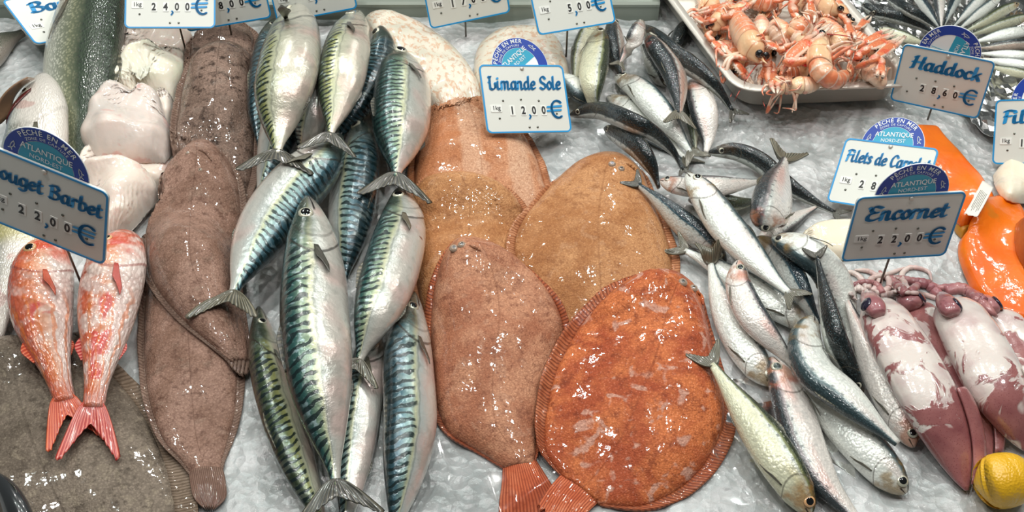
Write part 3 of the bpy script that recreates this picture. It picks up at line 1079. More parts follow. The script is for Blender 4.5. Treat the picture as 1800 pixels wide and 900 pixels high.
def hull(pts):
    pts = sorted(map(tuple, pts))

    def half(ps):
        h = []
        for p in ps:
            while len(h) > 1 and (h[-1][0] - h[-2][0]) * (p[1] - h[-2][1]) - (h[-1][1] - h[-2][1]) * (p[0] - h[-2][0]) <= 0:
                h.pop()
            h.append(p)
        return h[:-1]
    return half(pts) + half(pts[::-1])


def brush(strokes, wid, thin, ang, smooth=True):
    """a broad pen drawn along strokes -> flat polygons"""
    a = np.linspace(0, 2 * np.pi, 10, endpoint=False)
    nib = np.stack([wid / 2 * np.cos(a), thin / 2 * np.sin(a)], -1)
    c, s = math.cos(ang), math.sin(ang)
    nib = nib @ np.array([[c, s], [-s, c]])
    polys = []
    for st in strokes:
        q = catmull(np.array(st, float), max(2, 5 * (len(st) - 1) + 1)) if len(st) > 2 else np.array(st, float)
        for p0, p1 in zip(q[:-1], q[1:]):
            polys.append(np.array(hull(list(nib + p0) + list(nib + p1))))
    return polys


def poly_geo(polys, z):
    V, F = [], []
    for p in polys:
        k = len(V)
        V += [(x, y, z) for x, y in p]
        F.append(tuple(range(k, k + len(p))))
    return np.array(V), F


def word(text, x0, x1, y, xh, wid=.36, thin=.19, ang=.6, shear=.06, z=.0):
    tot = sum(GLY[ch][0] for ch in text)
    sx = (x1 - x0) / tot
    cur = 0
    polys = []
    for ch in text:
        w, st = GLY[ch]
        for p in brush([[(cur + px, py) for px, py in s_] for s_ in st], wid, thin, ang):
            polys.append(np.stack([x0 + sx * (p[:, 0] + shear * p[:, 1]), y + xh * p[:, 1]], -1))
        cur += w
    return poly_geo(polys, z)


_TXT = {}


def type_geo(text, size, bold=0.0):
    key = (text, bold)
    if key not in _TXT:
        c = bpy.data.curves.new('type', 'FONT')
        c.body = text
        c.size = 1
        c.offset = bold
        c.resolution_u = 3
        c.align_x = 'CENTER'
        o = bpy.data.objects.new('type', c)
        COL.objects.link(o)
        me = bpy.data.meshes.new_from_object(o.evaluated_get(bpy.context.evaluated_depsgraph_get()))
        V = np.array([v.co[:2] for v in me.vertices]).reshape(-1, 2)
        F = [tuple(p.vertices) for p in me.polygons]
        bpy.data.objects.remove(o)
        bpy.data.curves.remove(c)
        bpy.data.meshes.remove(me)
        _TXT[key] = (V, F)
    V, F = _TXT[key]
    return V * size, F


def type_at(text, x, y, size, z, bold=.0, rot=0.0, sx=1.0):
    V, F = type_geo(text, size, bold)
    c, s = math.cos(rot), math.sin(rot)
    X = V[:, 0] * sx
    return np.stack([x + c * X - s * V[:, 1], y + s * X + c * V[:, 1], np.full(len(V), z)], -1), F


def arc_text(text, cx, cy, rad, mid, size, z, bold=.02, track=1.0):
    adv = {' ': .35, 'M': .8, 'I': .3, 'N': .72, 'É': .56, 'Ê': .56, 'E': .56, 'R': .62, 'P': .58, 'C': .6, 'H': .7, 'Z': .58, 'O': .7, 'D': .68, 'A': .62, 'T': .56, 'U': .66}
    w = [adv.get(c, .62) * size * track for c in text]
    a = mid + sum(w) / 2 / rad
    parts = []
    for ch, ww in zip(text, w):
        a -= ww / 2 / rad
        if ch != ' ':
            parts.append(type_at(ch, cx + rad * math.cos(a), cy + rad * math.sin(a), size, z, bold, a - math.pi / 2))
        a -= ww / 2 / rad
    return merge(parts)


def rrect(w, h, r, n=6, x=0.0, y=0.0):
    pts = []
    for cx, cy, a0 in ((w / 2 - r, h / 2 - r, 0), (-w / 2 + r, h / 2 - r, 90), (-w / 2 + r, -h / 2 + r, 180), (w / 2 - r, -h / 2 + r, 270)):
        for i in range(n + 1):
            a = math.radians(a0 + 90 * i / n)
            pts.append((x + cx + r * math.cos(a), y + cy + r * math.sin(a)))
    return np.array(pts)


def prism(poly, z0, z1):
    n = len(poly)
    V = np.concatenate([np.c_[poly, np.full(n, z0)], np.c_[poly, np.full(n, z1)]])
    F = [tuple(range(n))[::-1], tuple(range(n, 2 * n))] + [(i, (i + 1) % n, n + (i + 1) % n, n + i) for i in range(n)]
    return V, F


def ring(po, pi, z0, z1):
    n = len(po)
    V = np.concatenate([np.c_[po, np.full(n, z0)], np.c_[po, np.full(n, z1)], np.c_[pi, np.full(n, z0)], np.c_[pi, np.full(n, z1)]])
    F = []
    for i in range(n):
        j = (i + 1) % n
        F += [(i, j, n + j, n + i), (2 * n + i, 3 * n + i, 3 * n + j, 2 * n + j), (n + i, n + j, 3 * n + j, 3 * n + i), (i, 2 * n + i, 2 * n + j, j)]
    return V, F


def circ(r, x=0, y=0, n=48, a0=0.0, a1=2 * math.pi, end=False):
    a = np.linspace(a0, a1, n, endpoint=end)
    return np.stack([x + r * np.cos(a), y + r * np.sin(a)], -1)


PLATE = Mat('enamel_plate', .35, 0, .3).base(lin((220, 220, 212))).m
BLUE = plain('blue_paint', (26, 146, 208), .4)
BLACK = plain('black_print', (20, 20, 22), .5)
TILE = plain('white_tile', (236, 236, 230), .4)
NAVY = plain('disc_blue', (4, 56, 158), .4)
TEAL = plain('disc_teal', (34, 158, 190), .35)
WHITE = plain('disc_white', (236, 240, 240), .4)
SCREW = steel_mat('screw_metal', (120, 122, 112), .35)
PIN = steel_mat('pin_metal', (120, 116, 108), .3)
EYE_PUPIL = plain('flatfish_pupil', (70, 62, 56), .15, 0, 1.0)
EYE_SKIN = plain('flatfish_eye', (160, 138, 120), .2, 0, 1.0)

SIGN_POSE = {
    'limande': [[0.0208, 0.1661, 0.0315], [0.9221, 0.3123, -0.2286], [-0.1269, 0.8019, 0.5839], 0.105],
    'encornet': [[0.3749, -0.0507, 0.0473], [0.9966, 0.0818, -0.0004], [-0.0036, 0.0494, 0.9988], 0.105],
    'carrelet': [[0.3834, 0.0497, 0.022], [0.8033, -0.5277, 0.2759], [0.3414, 0.7878, 0.5127], 0.1004],
    'rouget': [[-0.4359, -0.0803, 0.1], [0.9261, -0.2551, -0.2779], [0.2896, 0.0091, 0.9571], 0.1212],
    'haddock': [[0.4953, 0.222, 0.022], [0.908, -0.4171, 0.0381], [-0.0215, 0.0445, 0.9988], 0.1004],
    'filets': [[0.5839, 0.1222, 0.022], [0.7956, -0.4655, 0.3877], [0.0491, 0.6874, 0.7246], 0.0947],
    'bar': [[-0.5511, 0.3836, 0.016], [0.7165, 0.6585, -0.2302], [-0.6271, 0.7525, 0.201], 0.1233],
    'p24': [[-0.4115, 0.3148, 0.0728], [0.9949, 0.0844, -0.0557], [-0.0355, 0.8075, 0.5888], 0.1069],
    'p28': [[-0.3533, 0.3637, 0.0459], [0.9622, 0.2714, 0.024], [-0.0795, 0.1954, 0.9775], 0.105],
    'p750': [[-0.2515, 0.4123, 0.0277], [0.9773, 0.1887, 0.0959], [-0.1454, 0.2694, 0.952], 0.105],
    'p17': [[-0.0527, 0.3886, 0.0356], [0.9667, 0.2429, 0.0809], [-0.1531, 0.295, 0.9432], 0.105],
    'p5': [[0.0797, 0.3202, 0.0682], [0.9131, 0.3985, -0.0866], [-0.2135, 0.648, 0.7311], 0.105],
}


def sign(key, label, text, digits, disc=None, xr=(-.41, .44), xh=.088, kg=True, yb=.49, pose=None):
    o_, X, Y, S = pose or SIGN_POSE[key]
    o_, X, Y = map(np.array, (o_, X, Y))
    Z = np.cross(X, Y)
    hh = S / 1.3
    r = thing('price_sign', o_, label, 'sign', 'price signs on the fish counter')
    r.matrix_world = Matrix(((X[0], Y[0], Z[0], o_[0]), (X[1], Y[1], Z[1], o_[1]), (X[2], Y[2], Z[2], o_[2]), (0, 0, 0, 1)))

    def add(nm, g, mat, par=None, smooth=False):
        return mesh_obj(nm, g[0], g[1], mat, par or r, smooth=smooth, local=True)
    out = rrect(S, hh, .06 * S, y=hh / 2)
    inn = rrect(S * .965, hh - .035 * S, .045 * S, y=hh / 2)
    board = add('board', prism(out, -.0022, 0), PLATE)
    add('border', ring(out * [1, 1], inn, -.0003, .0005), BLUE)
    if text:
        v, f = word(text, xr[0] * S, xr[1] * S, yb * S, xh * S, z=.0006)
        add('name_lettering', (v, f), BLUE)
    xs = {4: (-.18, -.05, .075, .19), 3: (-.05, .075, .19)}[len(digits)]
    for ch, x in zip(digits, xs):
        tl = add('digit_tile', prism(rrect(.062 * S, .112 * S, .006 * S, 3, (x + .004) * S, .25 * S), .0, .0006), TILE)
        add('price_digit', type_at(ch, x * S, .212 * S, .118 * S, .0010, .03, 0, .8), BLACK, tl)
    if kg:
        tl = add('weight_tile', prism(rrect(.13 * S, .082 * S, .01 * S, 3, -.36 * S, .275 * S), 0, .0006), TILE)
        add('weight_lettering', type_at('1kg', -.36 * S, .258 * S, .068 * S, .0010, .004, .03), BLACK, tl)
    g = poly_geo(brush([[(.02, .2), (.03, .185), (.014, .158)]], .02, .015, 0), 0)
    add('comma', (g[0] * [S, S, 1] + [0, 0, .0006], g[1]), BLUE)
    ex, ey, er = .36, .262, .086
    arc = [(ex + er * .82 * math.cos(math.radians(a)), ey + er * 1.12 * math.sin(math.radians(a))) for a in range(50, 316, 14)]
    g = poly_geo(brush([arc, [(ex - .115, ey + .026), (ex + .045, ey + .034)], [(ex - .12, ey - .018), (ex + .035, ey - .01)]], .032, .022, .3), 0)
    add('euro_symbol', (g[0] * [S, S, 1] + [0, 0, .0008], g[1]), BLUE)
    for sx, sy in ((-.27, .362), (-.06, .375), (.15, .36), (-.335, .165), (0, .062), (.095, .062), (.345, .212)):
        V, F, R = dome_geo(np.array([sx * S, sy * S, .0002]), np.array([0, 0, 1.0]), np.array([1.0, 0, 0]), .0125 * S, .008 * S, 3, 10)
        add('screw', (V, F), SCREW, smooth=True)
    V, F, R = dome_geo(np.array([0, .725 * S, .0002]), np.array([0, 0, 1.0]), np.array([1.0, 0, 0]), .024 * S, .018 * S, 4, 14)
    add('rivet', (V, F), STEEL, smooth=True)
    if disc is not None:
        rot = math.radians(disc)
        R_ = .335 * S
        cy = hh * .985
        z = -.0028
        d = add('origin_disc', prism(circ(R_, 0, cy), z - .001, z), WHITE)
        add('disc_ring', ring(circ(R_ * .985, 0, cy), circ(R_ * .66, 0, cy), z - .0002, z + .0003), NAVY, d)
        add('disc_sector', prism(circ(R_ * .645, 0, cy, 30, rot - .08, rot + math.pi + .08, True), z - .0002, z + .0002), TEAL, d)
        add('disc_divider', prism(np.stack([[(-.003 * S), 0], [.003 * S, 0], [.003 * S, -.62 * R_], [-.003 * S, -.62 * R_]]) @ np.array([[math.cos(rot), math.sin(rot)], [-math.sin(rot), math.cos(rot)]]) + [0, cy], z - .0002, z + .0002), TEAL, d)
        zz = z + .0006
        for half in (0, math.pi):
            parts = [arc_text('PÊCHÉ EN MER', 0, cy, R_ * .815, math.pi / 2 + rot + half, R_ * .19, zz, .012, 1.04),
                     arc_text('ZONE DE CAPTURE', 0, cy, R_ * .695, math.pi / 2 + rot + half, R_ * .105, zz, .0, 1.12)]
            add('ring_lettering', merge(parts), WHITE, d)
        c, s = math.cos(rot), math.sin(rot)
        for sd in (1, -1):       # little leaping fish drawn on the ring
            a = math.pi / 2 + rot + sd * 1.28
            p = [(-.11, .0), (-.05, .035), (.03, .03), (.1, -.005), (.04, -.025), (-.05, -.02), (-.11, .0)]
            q = [(.08, 0), (.13, .04)], [(.08, 0), (.12, -.045)], [(-.01, .03), (.02, .07)]
            def tr(pp):
                t_ = a - math.pi / 2 + (0 if sd < 0 else math.pi)
                return [(R_ * .82 * math.cos(a) + R_ * 1.1 * (x * math.cos(t_) - y * math.sin(t_)), cy + R_ * .82 * math.sin(a) + R_ * 1.1 * (x * math.sin(t_) + y * math.cos(t_))) for x, y in pp]
            g = poly_geo(brush([tr(p)] + [tr(x) for x in q], R_ * .022, R_ * .022, 0), zz)
            add('fish_emblem', g, WHITE, d)
        t1 = type_at('ATLANTIQUE', -.30 * R_ * s, cy + .30 * R_ * c, R_ * .225, zz, .01, rot, .88)
        t2 = type_at('NORD-EST', -.10 * R_ * s, cy + .10 * R_ * c, R_ * .17, zz, .0, rot, .95)
        add('sector_lettering', merge([t1, t2]), WHITE, d)
    # the skewer that holds the plate up
    top = o_ + Y * hh * .55 - Z * .004
    pts = np.array([[top[0], top[1], top[2]], [top[0], top[1] + .001, -.004]])
    M3 = np.stack([X, Y, Z])
    V, F = tube_geo(np.linspace(pts[0], pts[1], 8), .0012, 8)
    add('skewer', ((V - o_) @ M3.T, F), PIN, smooth=True)
    V, F = tube_geo(np.linspace(o_ + Y * hh * .5 - Z * .0035, o_ + Y * hh * .62 - Z * .0035, 4), .0026, 8)
    add('clip', ((V - o_) @ M3.T, F), PIN, smooth=True)
    return r


# ================================================================== THE PLACE
# ------------------------------------------------------------------ counter
ys = np.linspace(Y0, .62, 206)
xs_ = np.linspace(X0, X1, 300)
gx, gy = np.meshgrid(xs_, ys, indexing='ij')
G = np.stack([gx, gy, np.zeros_like(gx)], -1)
G[..., 2] = look(ICE, G)
Bm = G.copy()
Bm[..., 2] = -.05
v, f = shell(G, Bm)
ice = mesh_obj('ice_bed', v, f, ICEM)
tag(ice, 'bed of crushed ice spread over the whole fish counter', 'ice', kind='stuff')


def extrude_x(name, prof, x0, x1, mat):
    n = len(prof)
    V = np.array([(x, y, z) for x in (x0, x1) for y, z in prof])
    F = [tuple(range(n)), tuple(range(n, 2 * n))[::-1]] + [(i, (i + 1) % n, n + (i + 1) % n, n + i) for i in range(n)]
    o = mesh_obj(name, V, F, mat, smooth=False)
    o['kind'] = 'structure'
    return o


extrude_x('trim_1', [(.446, -.04), (.446, .018), (.444, .021), (.444, .024), (.447, .027), (.50, .027), (.50, -.04)], -1.0, .195, STEEL_BACK)
extrude_x('trim_2', [(.502, -.04), (.502, .034), (.506, .038), (.62, .038), (.62, -.04)], -1.0, .195, WOOD)
extrude_x('floor', [(Y0, -.09), (Y0, -.052), (.66, -.052), (.66, -.09)], -1.05, 1.05, STEEL)
yy = Y0 + (np.arange(NY) + .5) * CELL
xx = X0 + (np.arange(NX) + .5) * CELL
led = (yy[:, None] > .444) & (xx[None] < .196)
H[led] = np.maximum(H[led], .0275)


# ------------------------------------------------------------------ clear film over the ice
def film(label, rows, seed):
    P, s, t = sheet(rows, 90, 90, 6)
    r = np.random.default_rng(seed)
    w = np.zeros(P.shape[:2])
    for k in range(9):
        a = r.uniform(0, 3.14)
        c = r.uniform(-1.1, 1.1, 2)
        d = (P[..., 0] - P[..., 0].mean()) * math.cos(a) + (P[..., 1] - P[..., 1].mean()) * math.sin(a) - c[0] * .08
        w += .0015 * np.exp(-np.abs(d) / .004) * r.uniform(.2, 1)
    P[..., 2] += .0022 + w + np.abs(lumps(P, .06, .002, seed))
    loc = P[45, 45]
    o = mesh_obj('plastic_film', P.reshape(-1, 3), grid_faces(90, 90), FILM, None, loc)
    tag(o, label, 'film', 'clear films over the ice')


film('clear wrinkled film on the ice beside the tails of the orange flatfish', [(730, 600, 900, 600), (735, 700, 1000, 700), (725, 800, 1010, 800), (715, 960, 1000, 960)], 3)
film('clear film on the ice behind the topmost orange flatfish', [(940, 225, 1010, 205), (930, 260, 1080, 235), (950, 300, 1120, 290), (980, 350, 1140, 350)], 5)
film('clear crumpled film on the ice under the sardines at the front edge', [(1230, 640, 1400, 640), (1240, 720, 1480, 720), (1250, 830, 1500, 820), (1240, 960, 1500, 940)], 8)

# ------------------------------------------------------------------ foil with a fan of small fish
P, s, t = sheet([(1455, -50, 1455, 60), (1530, -50, 1520, 110), (1640, -50, 1640, 140), (1740, -50, 1730, 250), (1860, -50, 1850, 240)], 60, 50, 6)
r_ = np.random.default_rng(4)
P[..., 2] += .004 + boxblur(r_.random(P.shape[:2]), 1) * .022 - .006
P[..., :2] += r_.normal(0, .0008, P.shape[:2] + (2,))
v, f = shell(P, P - [0, 0, .0006])
fo = mesh_obj('foil_sheet', v, f, FOIL, None, P[30, 25], smooth=False)
tag(fo, 'crumpled sheet of shiny foil under the fan of small fish', 'foil')
stamp(P, 3)

FAN = [
    ([(1515, 8), (1540, 22), (1575, 42)], 10, 'U', 60, 'dark', 'stubby dark small fish at the edge of the foil by the shellfish tray'),
    ([(1545, 50), (1580, 62), (1632, 78)], 10, 'U', 40, 'olive', 'grey small fish lowest on the tray side of the foil'),
    ([(1528, 24), (1560, 27), (1600, 38), (1645, 60)], 12, 'U', 70, 'dark', 'long shiny black small fish curving over the foil'),
    ([(1556, -6), (1590, 14), (1618, 30), (1650, 52)], 11, 'U', 65, 'dark', 'straight black small fish next above the curved one'),
    ([(1596, -30), (1618, 0), (1636, 24), (1653, 50)], 10, 'U', 60, 'blue', 'blue backed small fish at the top of the foil fan'),
    ([(1648, -45), (1650, -10), (1652, 18), (1654, 46)], 11, 'L', 15, 'pink', 'pinkish silver small fish pointing straight up the foil'),
    ([(1700, -45), (1685, -12), (1672, 14), (1660, 44)], 10, 'L', 40, 'blue', 'bluish small fish just past the pinkish upright one'),
    ([(1745, -25), (1720, 2), (1700, 22), (1676, 46)], 10, 'U', 30, 'silver', 'greenish silver small fish slanting up beneath the foil crease'),
    ([(1760, -6), (1736, 12), (1712, 30), (1684, 52)], 9, 'U', 30, 'silver', 'slender silver small fish slanting beside the greenish one'),
    ([(1792, 6), (1760, 20), (1730, 38), (1694, 56)], 10, 'U', 50, 'olive', 'brown backed small fish slanting across the foil fan'),
    ([(1812, 28), (1776, 38), (1740, 50), (1704, 62)], 10, 'U', 55, 'olive', 'olive small fish lying almost level on the foil'),
    ([(1818, 52), (1780, 58), (1744, 66), (1712, 74)], 11, 'U', 15, 'silver', 'bright silver small fish level with the blue disc top'),
    ([(1822, 76), (1786, 78), (1750, 82), (1718, 84)], 10, 'U', 50, 'red', 'dark reddish small fish beside the blue disc'),
    ([(1824, 99), (1790, 97), (1752, 95), (1722, 94)], 9, 'U', 15, 'silver', 'pale silver small fish under the dark reddish one'),
    ([(1824, 118), (1794, 113), (1758, 108), (1728, 103)], 9, 'U', 20, 'silver', 'thin silver small fish lowest but one beside the haddock sign'),
    ([(1826, 136), (1800, 130), (1764, 122), (1735, 114)], 9, 'U', 60, 'olive', 'brownish small fish lowest on the foil beside the haddock sign'),
]
for pts, hw, d, ro, m, lab in FAN:
    fish('sardine', lab, 'small fish fanned out on foil', pts, hw, d, ro, SD[m], FIN_GREY, N=36, M=20, stiff=5, tail=False, pec=False)

# ------------------------------------------------------------------ steel tray
FL, FR = np.array([.268, .236]), np.array([.474, .248])
BL, BR = FL + [-.088, .29], FR + [-.070, .27]


def tray_ring(inset, z, r, n=9):
    q = [FL, FR, BR, BL]
    c = sum(q) / 4
    pts = []
    for i in range(4):
        p, a, b = q[i], q[i - 1], q[(i + 1) % 4]
        ua, ub = (a - p) / np.linalg.norm(a - p), (b - p) / np.linalg.norm(b - p)
        p = p + (ua + ub) * inset
        s_, e_ = p + ua * r, p + ub * r
        for k in range(n):
            t_ = k / (n - 1)
            w = (1 - t_) ** 2 * s_ + 2 * t_ * (1 - t_) * p + t_ ** 2 * e_
            pts.append((w[0], w[1], z))
    return np.array(pts)


ringl = [(.024, .004, .02), (.016, .004, .024), (.011, .008, .026), (.006, .036, .03), (.004, .0385, .03), (-.006, .0395, .032), (-.008, .0385, .032), (-.008, .037, .032),
         (-.006, .0365, .032), (.003, .0365, .03), (.005, .035, .03), (.010, .006, .026), (.015, .0015, .024), (.026, .001, .02)]
rg = [tray_ring(*a) for a in ringl]
m = len(rg[0])
v = np.concatenate(rg)
f = grid_faces(len(rg), m, 0, True) + [tuple(range(m)), tuple(range((len(rg) - 1) * m, len(rg) * m))]
tr = mesh_obj('serving_tray', v + [0, 0, .004], f, STEEL, None, (FL[0] + .08, FL[1] + .12, .004))
tag(tr, 'stainless steel tray with rounded corners heaped with langoustines', 'tray')
pin = rg[0][:, :2]
gxx, gyy = np.meshgrid(xx, yy)
inside = np.zeros(gxx.shape, bool)
j = m - 1
for i in range(m):
    xi, yi, xj, yj = *pin[i], *pin[j]
    hit = ((yi > gyy) != (yj > gyy)) & (gxx < (xj - xi) * (gyy - yi) / (yj - yi + 1e-12) + xi)
    inside ^= hit
    j = i
wide = maxf(inside.astype(float), 8) > 0
H[wide] = np.maximum(H[wide], .0425)
H[maxf(inside.astype(float), 3) > 0] = .010

# ------------------------------------------------------------------ langoustines
LM = Mat('langoustine_shell', .3, 0, .7, .1)
n_ = LM.noise(60, 3)
c_ = LM.ramp(LM.node('ShaderNodeMath', {0: LM.attr('bt'), 1: .5, 2: .5}, operation='MULTIPLY_ADD').outputs[0], [(0, (240, 214, 190)), (.4, (238, 190, 156)), (.7, (228, 146, 104)), (1, (220, 120, 80))])
c_ = LM.mix(LM.m_('MULTIPLY', LM.ss(n_, .45, .65), .6), c_, lin((244, 206, 170)))
c_ = LM.mix(LM.m_('MULTIPLY', LM.ss(LM.noise(35, 2), .6, .68), .6), c_, lin((222, 96, 60)))
c_ = LM.mix(LM.m_('MULTIPLY', LM.ss(LM.attr('bs'), .46, .4), .6), c_, lin((242, 208, 160)))
c_ = LM.mix(LM.m_('MULTIPLY', LM.ss(LM.m_('ABSOLUTE', LM.m_('SUBTRACT', LM.attr('bs'), LM.m_('ADD', .2, LM.m_('MULTIPLY', LM.attr('bt'), .05)))), .014, .004), .6), c_, lin((190, 110, 70)))
c_ = LM.mix(LM.m_('MULTIPLY', LM.ss(LM.attr('seg'), .8, .95), .7), c_, lin((248, 230, 212)))
LM.base(c_)
LM.bump(LM.noise(240, 2), .35, .001)
CLAWM = Mat('langoustine_claw', .3, 0, .7, .1)
c_ = CLAWM.mix(CLAWM.ss(CLAWM.attr('edge'), .25, .7), lin((226, 128, 84)), lin((246, 226, 206)))
c_ = CLAWM.mix(CLAWM.m_('MULTIPLY', CLAWM.ss(CLAWM.noise(70, 2), .55, .66), .6), c_, lin((222, 76, 52)))
CLAWM.base(c_)
CLAWM.bump(CLAWM.vor(420), .5, .001)
LEGM = Mat('langoustine_leg', .3, 0, .6, .1)
LEGM.base(LEGM.mix(LEGM.ss(LEGM.noise(70, 2), .45, .6), lin((240, 208, 184)), lin((226, 130, 96))))
ANTM = plain('langoustine_antenna', (206, 92, 80), .4)
REDM = plain('langoustine_roe_red', (222, 52, 46), .25, 0, .6)
PROF['langoustine'] = [(0, .14), (.05, .34), (.12, .56), (.22, .8), (.34, .95), (.43, .93), (.46, .92), (.6, .9), (.75, .82), (.88, .66), (1, .46)]


def claw(r, loc, pts, wpx, open_=.16, off=.008, tip=.0):
    wpx *= 1.08
    """arm from the shoulder to the wrist, a long palm, two toothed fingers"""
    W_ = ground_path(pts, 40, off, taut=True, tip=tip)
    depth = (W_[-1] - CAM) @ FW
    w = wpx / FPX * depth
    i1 = 16
    V, F = tube_geo(W_[:i1 + 1], w * np.interp(np.arange(i1 + 1), [0, 3, 7, 8, 12, 15, 16], [.24, .34, .42, .3, .44, .42, .3]), 10, .8)
    mesh_obj('arm', V, F, CLAWM, r, loc, {'edge': np.abs(np.sin(np.arange(len(V)) % 10 * .63)) * .5})
    seg = W_[i1:]
    T = seg[-1] - seg[0]
    T /= np.linalg.norm(T)
    N = np.cross([0, 0, 1.0], T)
    N /= np.linalg.norm(N)
    n = len(seg)
    q = np.linspace(0, 1, n)
    a = np.linspace(0, 2 * np.pi, 14, endpoint=False)
    rad = np.interp(q, [0, .08, .3, .5, .56], [.25, .42, .52, .5, .42]) * w
    k = int(n * .56)
    ridge = 1 + .10 * np.maximum(0, np.cos(a * 2)) ** 3
    B = np.cross(T, N)
    PV = seg[:k, None] + rad[:k, None, None] * (ridge * np.cos(a))[None, :, None] * N + .55 * rad[:k, None, None] * np.sin(a)[None, :, None] * B
    palm = mesh_obj('claw', PV.reshape(-1, 3), closed_tube_faces(k, 14), CLAWM, r, loc, {'edge': np.repeat((np.abs(np.cos(a)) ** 3)[None], k, 0).ravel()})
    for sg in (1, -1):
        st = seg[k - 3:]
        u = np.linspace(0, 1, len(st))
        bow = sg * w * (.27 + open_ * 1.6 * np.sin(u * 2.6) * (1 - .25 * u) - .22 * u)
        C = st + bow[:, None] * N
        V, F = tube_geo(C, w * (.24 * (1 - u) ** .7 + .05) * (1 + .12 * np.sin(u * 60)), 8, .9)
        mesh_obj('claw_finger', V, F, CLAWM, palm, loc, {'edge': np.repeat(.3 + .6 * u, 8)})
    sp_ = []
    for q_ in range(2, k - 2, 2):
        for sg in (1, -1):
            c0 = seg[q_] + sg * N * rad[q_] * 1.05 + B * rad[q_] * .2 * -1
            sp_.append(tube_geo(np.array([c0, c0 + sg * N * w * .10 + T * w * .05]), np.array([w * .055, w * .015]), 5))
    V, F = merge(sp_)
    mesh_obj('spines', V, F, CLAWM, palm, loc, {'edge': np.full(len(V), .8)})
    stamp(PV, 2)


def lang_root(label, loc):
    return thing('langoustine', loc, label, 'shellfish', 'langoustines in the steel tray'), loc


def langoustine(label, pts, hw, dors, roll, claws=(), ants=(), legs=True, fan=True, seed=0, lift=0.0, root=None, minz=None):
    b = Body(pts, hw, dors, roll, PROF['langoustine'], .82, N=64, M=28, pen=.001, stiff=5, lift=lift, minz=minz)
    S = b.S
    fr = np.clip((S - .45) / .088, 0, None) % 1
    k = np.where(S > .45, 1.0 - .13 * (1 - fr) ** 2 + .05 * fr, 1.0)
    k = np.where((S > .43) & (S <= .45), .93, k)
    b.G = b.P[:, None] + (b.G - b.P[:, None]) * k[:, None, None]
    r, loc = root or lang_root(label, b.base)
    sp = int(np.searchsorted(S, .445))
    segv = np.repeat(np.where(S > .45, fr, 0)[:, None], b.M, 1)
    for nm, lo, hi in (('carapace', 0, sp + 1), ('abdomen', sp - 1, None)):
        v, f, at = b.geo(lo, hi)
        at['seg'] = segv[lo:hi].ravel()
        mesh_obj(nm, v, f, LM, r, loc, at)
    b.stamp()
    a = b.a
    for an in (58, 122):
        p, n = b.at(.045, an, .16 * a)
        V, F, R = dome_geo(p, n, b.T[2], .3 * a, .36 * a, 5, 12)
        mesh_obj('eye', V, F, PUPIL, r, loc)
    p0 = b.at(.03, 90)[0]
    V, F = tube_geo(np.array([p0 + b.T[2] * .4 * a, p0, p0 - b.T[2] * .45 * a + b.D[2] * .1 * a, p0 - b.T[2] * .9 * a + b.D[2] * .3 * a]), a * np.array([.16, .14, .08, .02]), 8)
    mesh_obj('rostrum', V, F, LM, r, loc, {'bt': np.full(len(V), .6)})
    rr = np.random.default_rng(seed)
    if fan:
        for q in (-1.0, -.5, 0, .5, 1.0):
            u = np.linspace(0, 1, 7)[:, None]
            w = np.linspace(-1, 1, 7)[None]
            e, d, t_ = b.E[-1], b.D[-1], b.T[-1]
            dr = t_ * math.cos(q * .9) + e * math.sin(q * .9)
            sd = e * math.cos(q * .9) - t_ * math.sin(q * .9)
            Gq = b.P[-1] + d * .25 * a + dr * (u * .95 * a)[..., None] + sd * (w * .32 * a * np.sin(.35 + 2.1 * u) * (1 - .25 * w * w * u))[..., None] - d * (.12 * abs(q) * a)
            Gq[..., 2] = np.maximum(Gq[..., 2], look(H, Gq))
            leaf('tail_fan', Gq, .0010, LM, r, loc, {'bs': np.repeat(u, 7, 1), 'bt': np.repeat(w, 7, 0) * .4, 'seg': np.repeat(u, 7, 1)})
    if legs:
        for sg in (1, -1):
            for i in range(3):
                s0 = .16 + .09 * i
                p, n = b.at(s0, -62 if sg > 0 else 242)
                i_ = int(np.searchsorted(S, s0))
                o = b.E[i_] * sg
                Q = np.array([p, p + o * a * 1.1 - b.D[i_] * .35 * a + b.T[i_] * a * rr.uniform(-.5, .3),
                              p + o * a * rr.uniform(1.2, 1.6) - b.D[i_] * a * rr.uniform(.6, 1.5) + b.T[i_] * a * rr.uniform(-1.3, .6),
                              p + o * a * rr.uniform(.9, 1.5) - b.D[i_] * a * rr.uniform(1.0, 1.7) + b.T[i_] * a * rr.uniform(-1.2, .8)])
                Q[:, 2] = np.maximum(Q[:, 2], look(H, Q) * np.array([0, .8, 1, 1]) + .0015)
                V, F = tube_geo(catmull(Q, 14), a * np.interp(np.arange(14), [0, 5, 9, 13], [.17, .14, .10, .04]), 7)
                mesh_obj('leg', V, F, LEGM, r, loc)
    for an in ants:
        Wn = ground_path(an, 26, .004)
        V, F = tube_geo(Wn, np.linspace(.0009, .0004, 26), 6)
        mesh_obj('antenna', V, F, ANTM, r, loc)
    LATER.extend((r, loc, c) for c in claws)
    return r


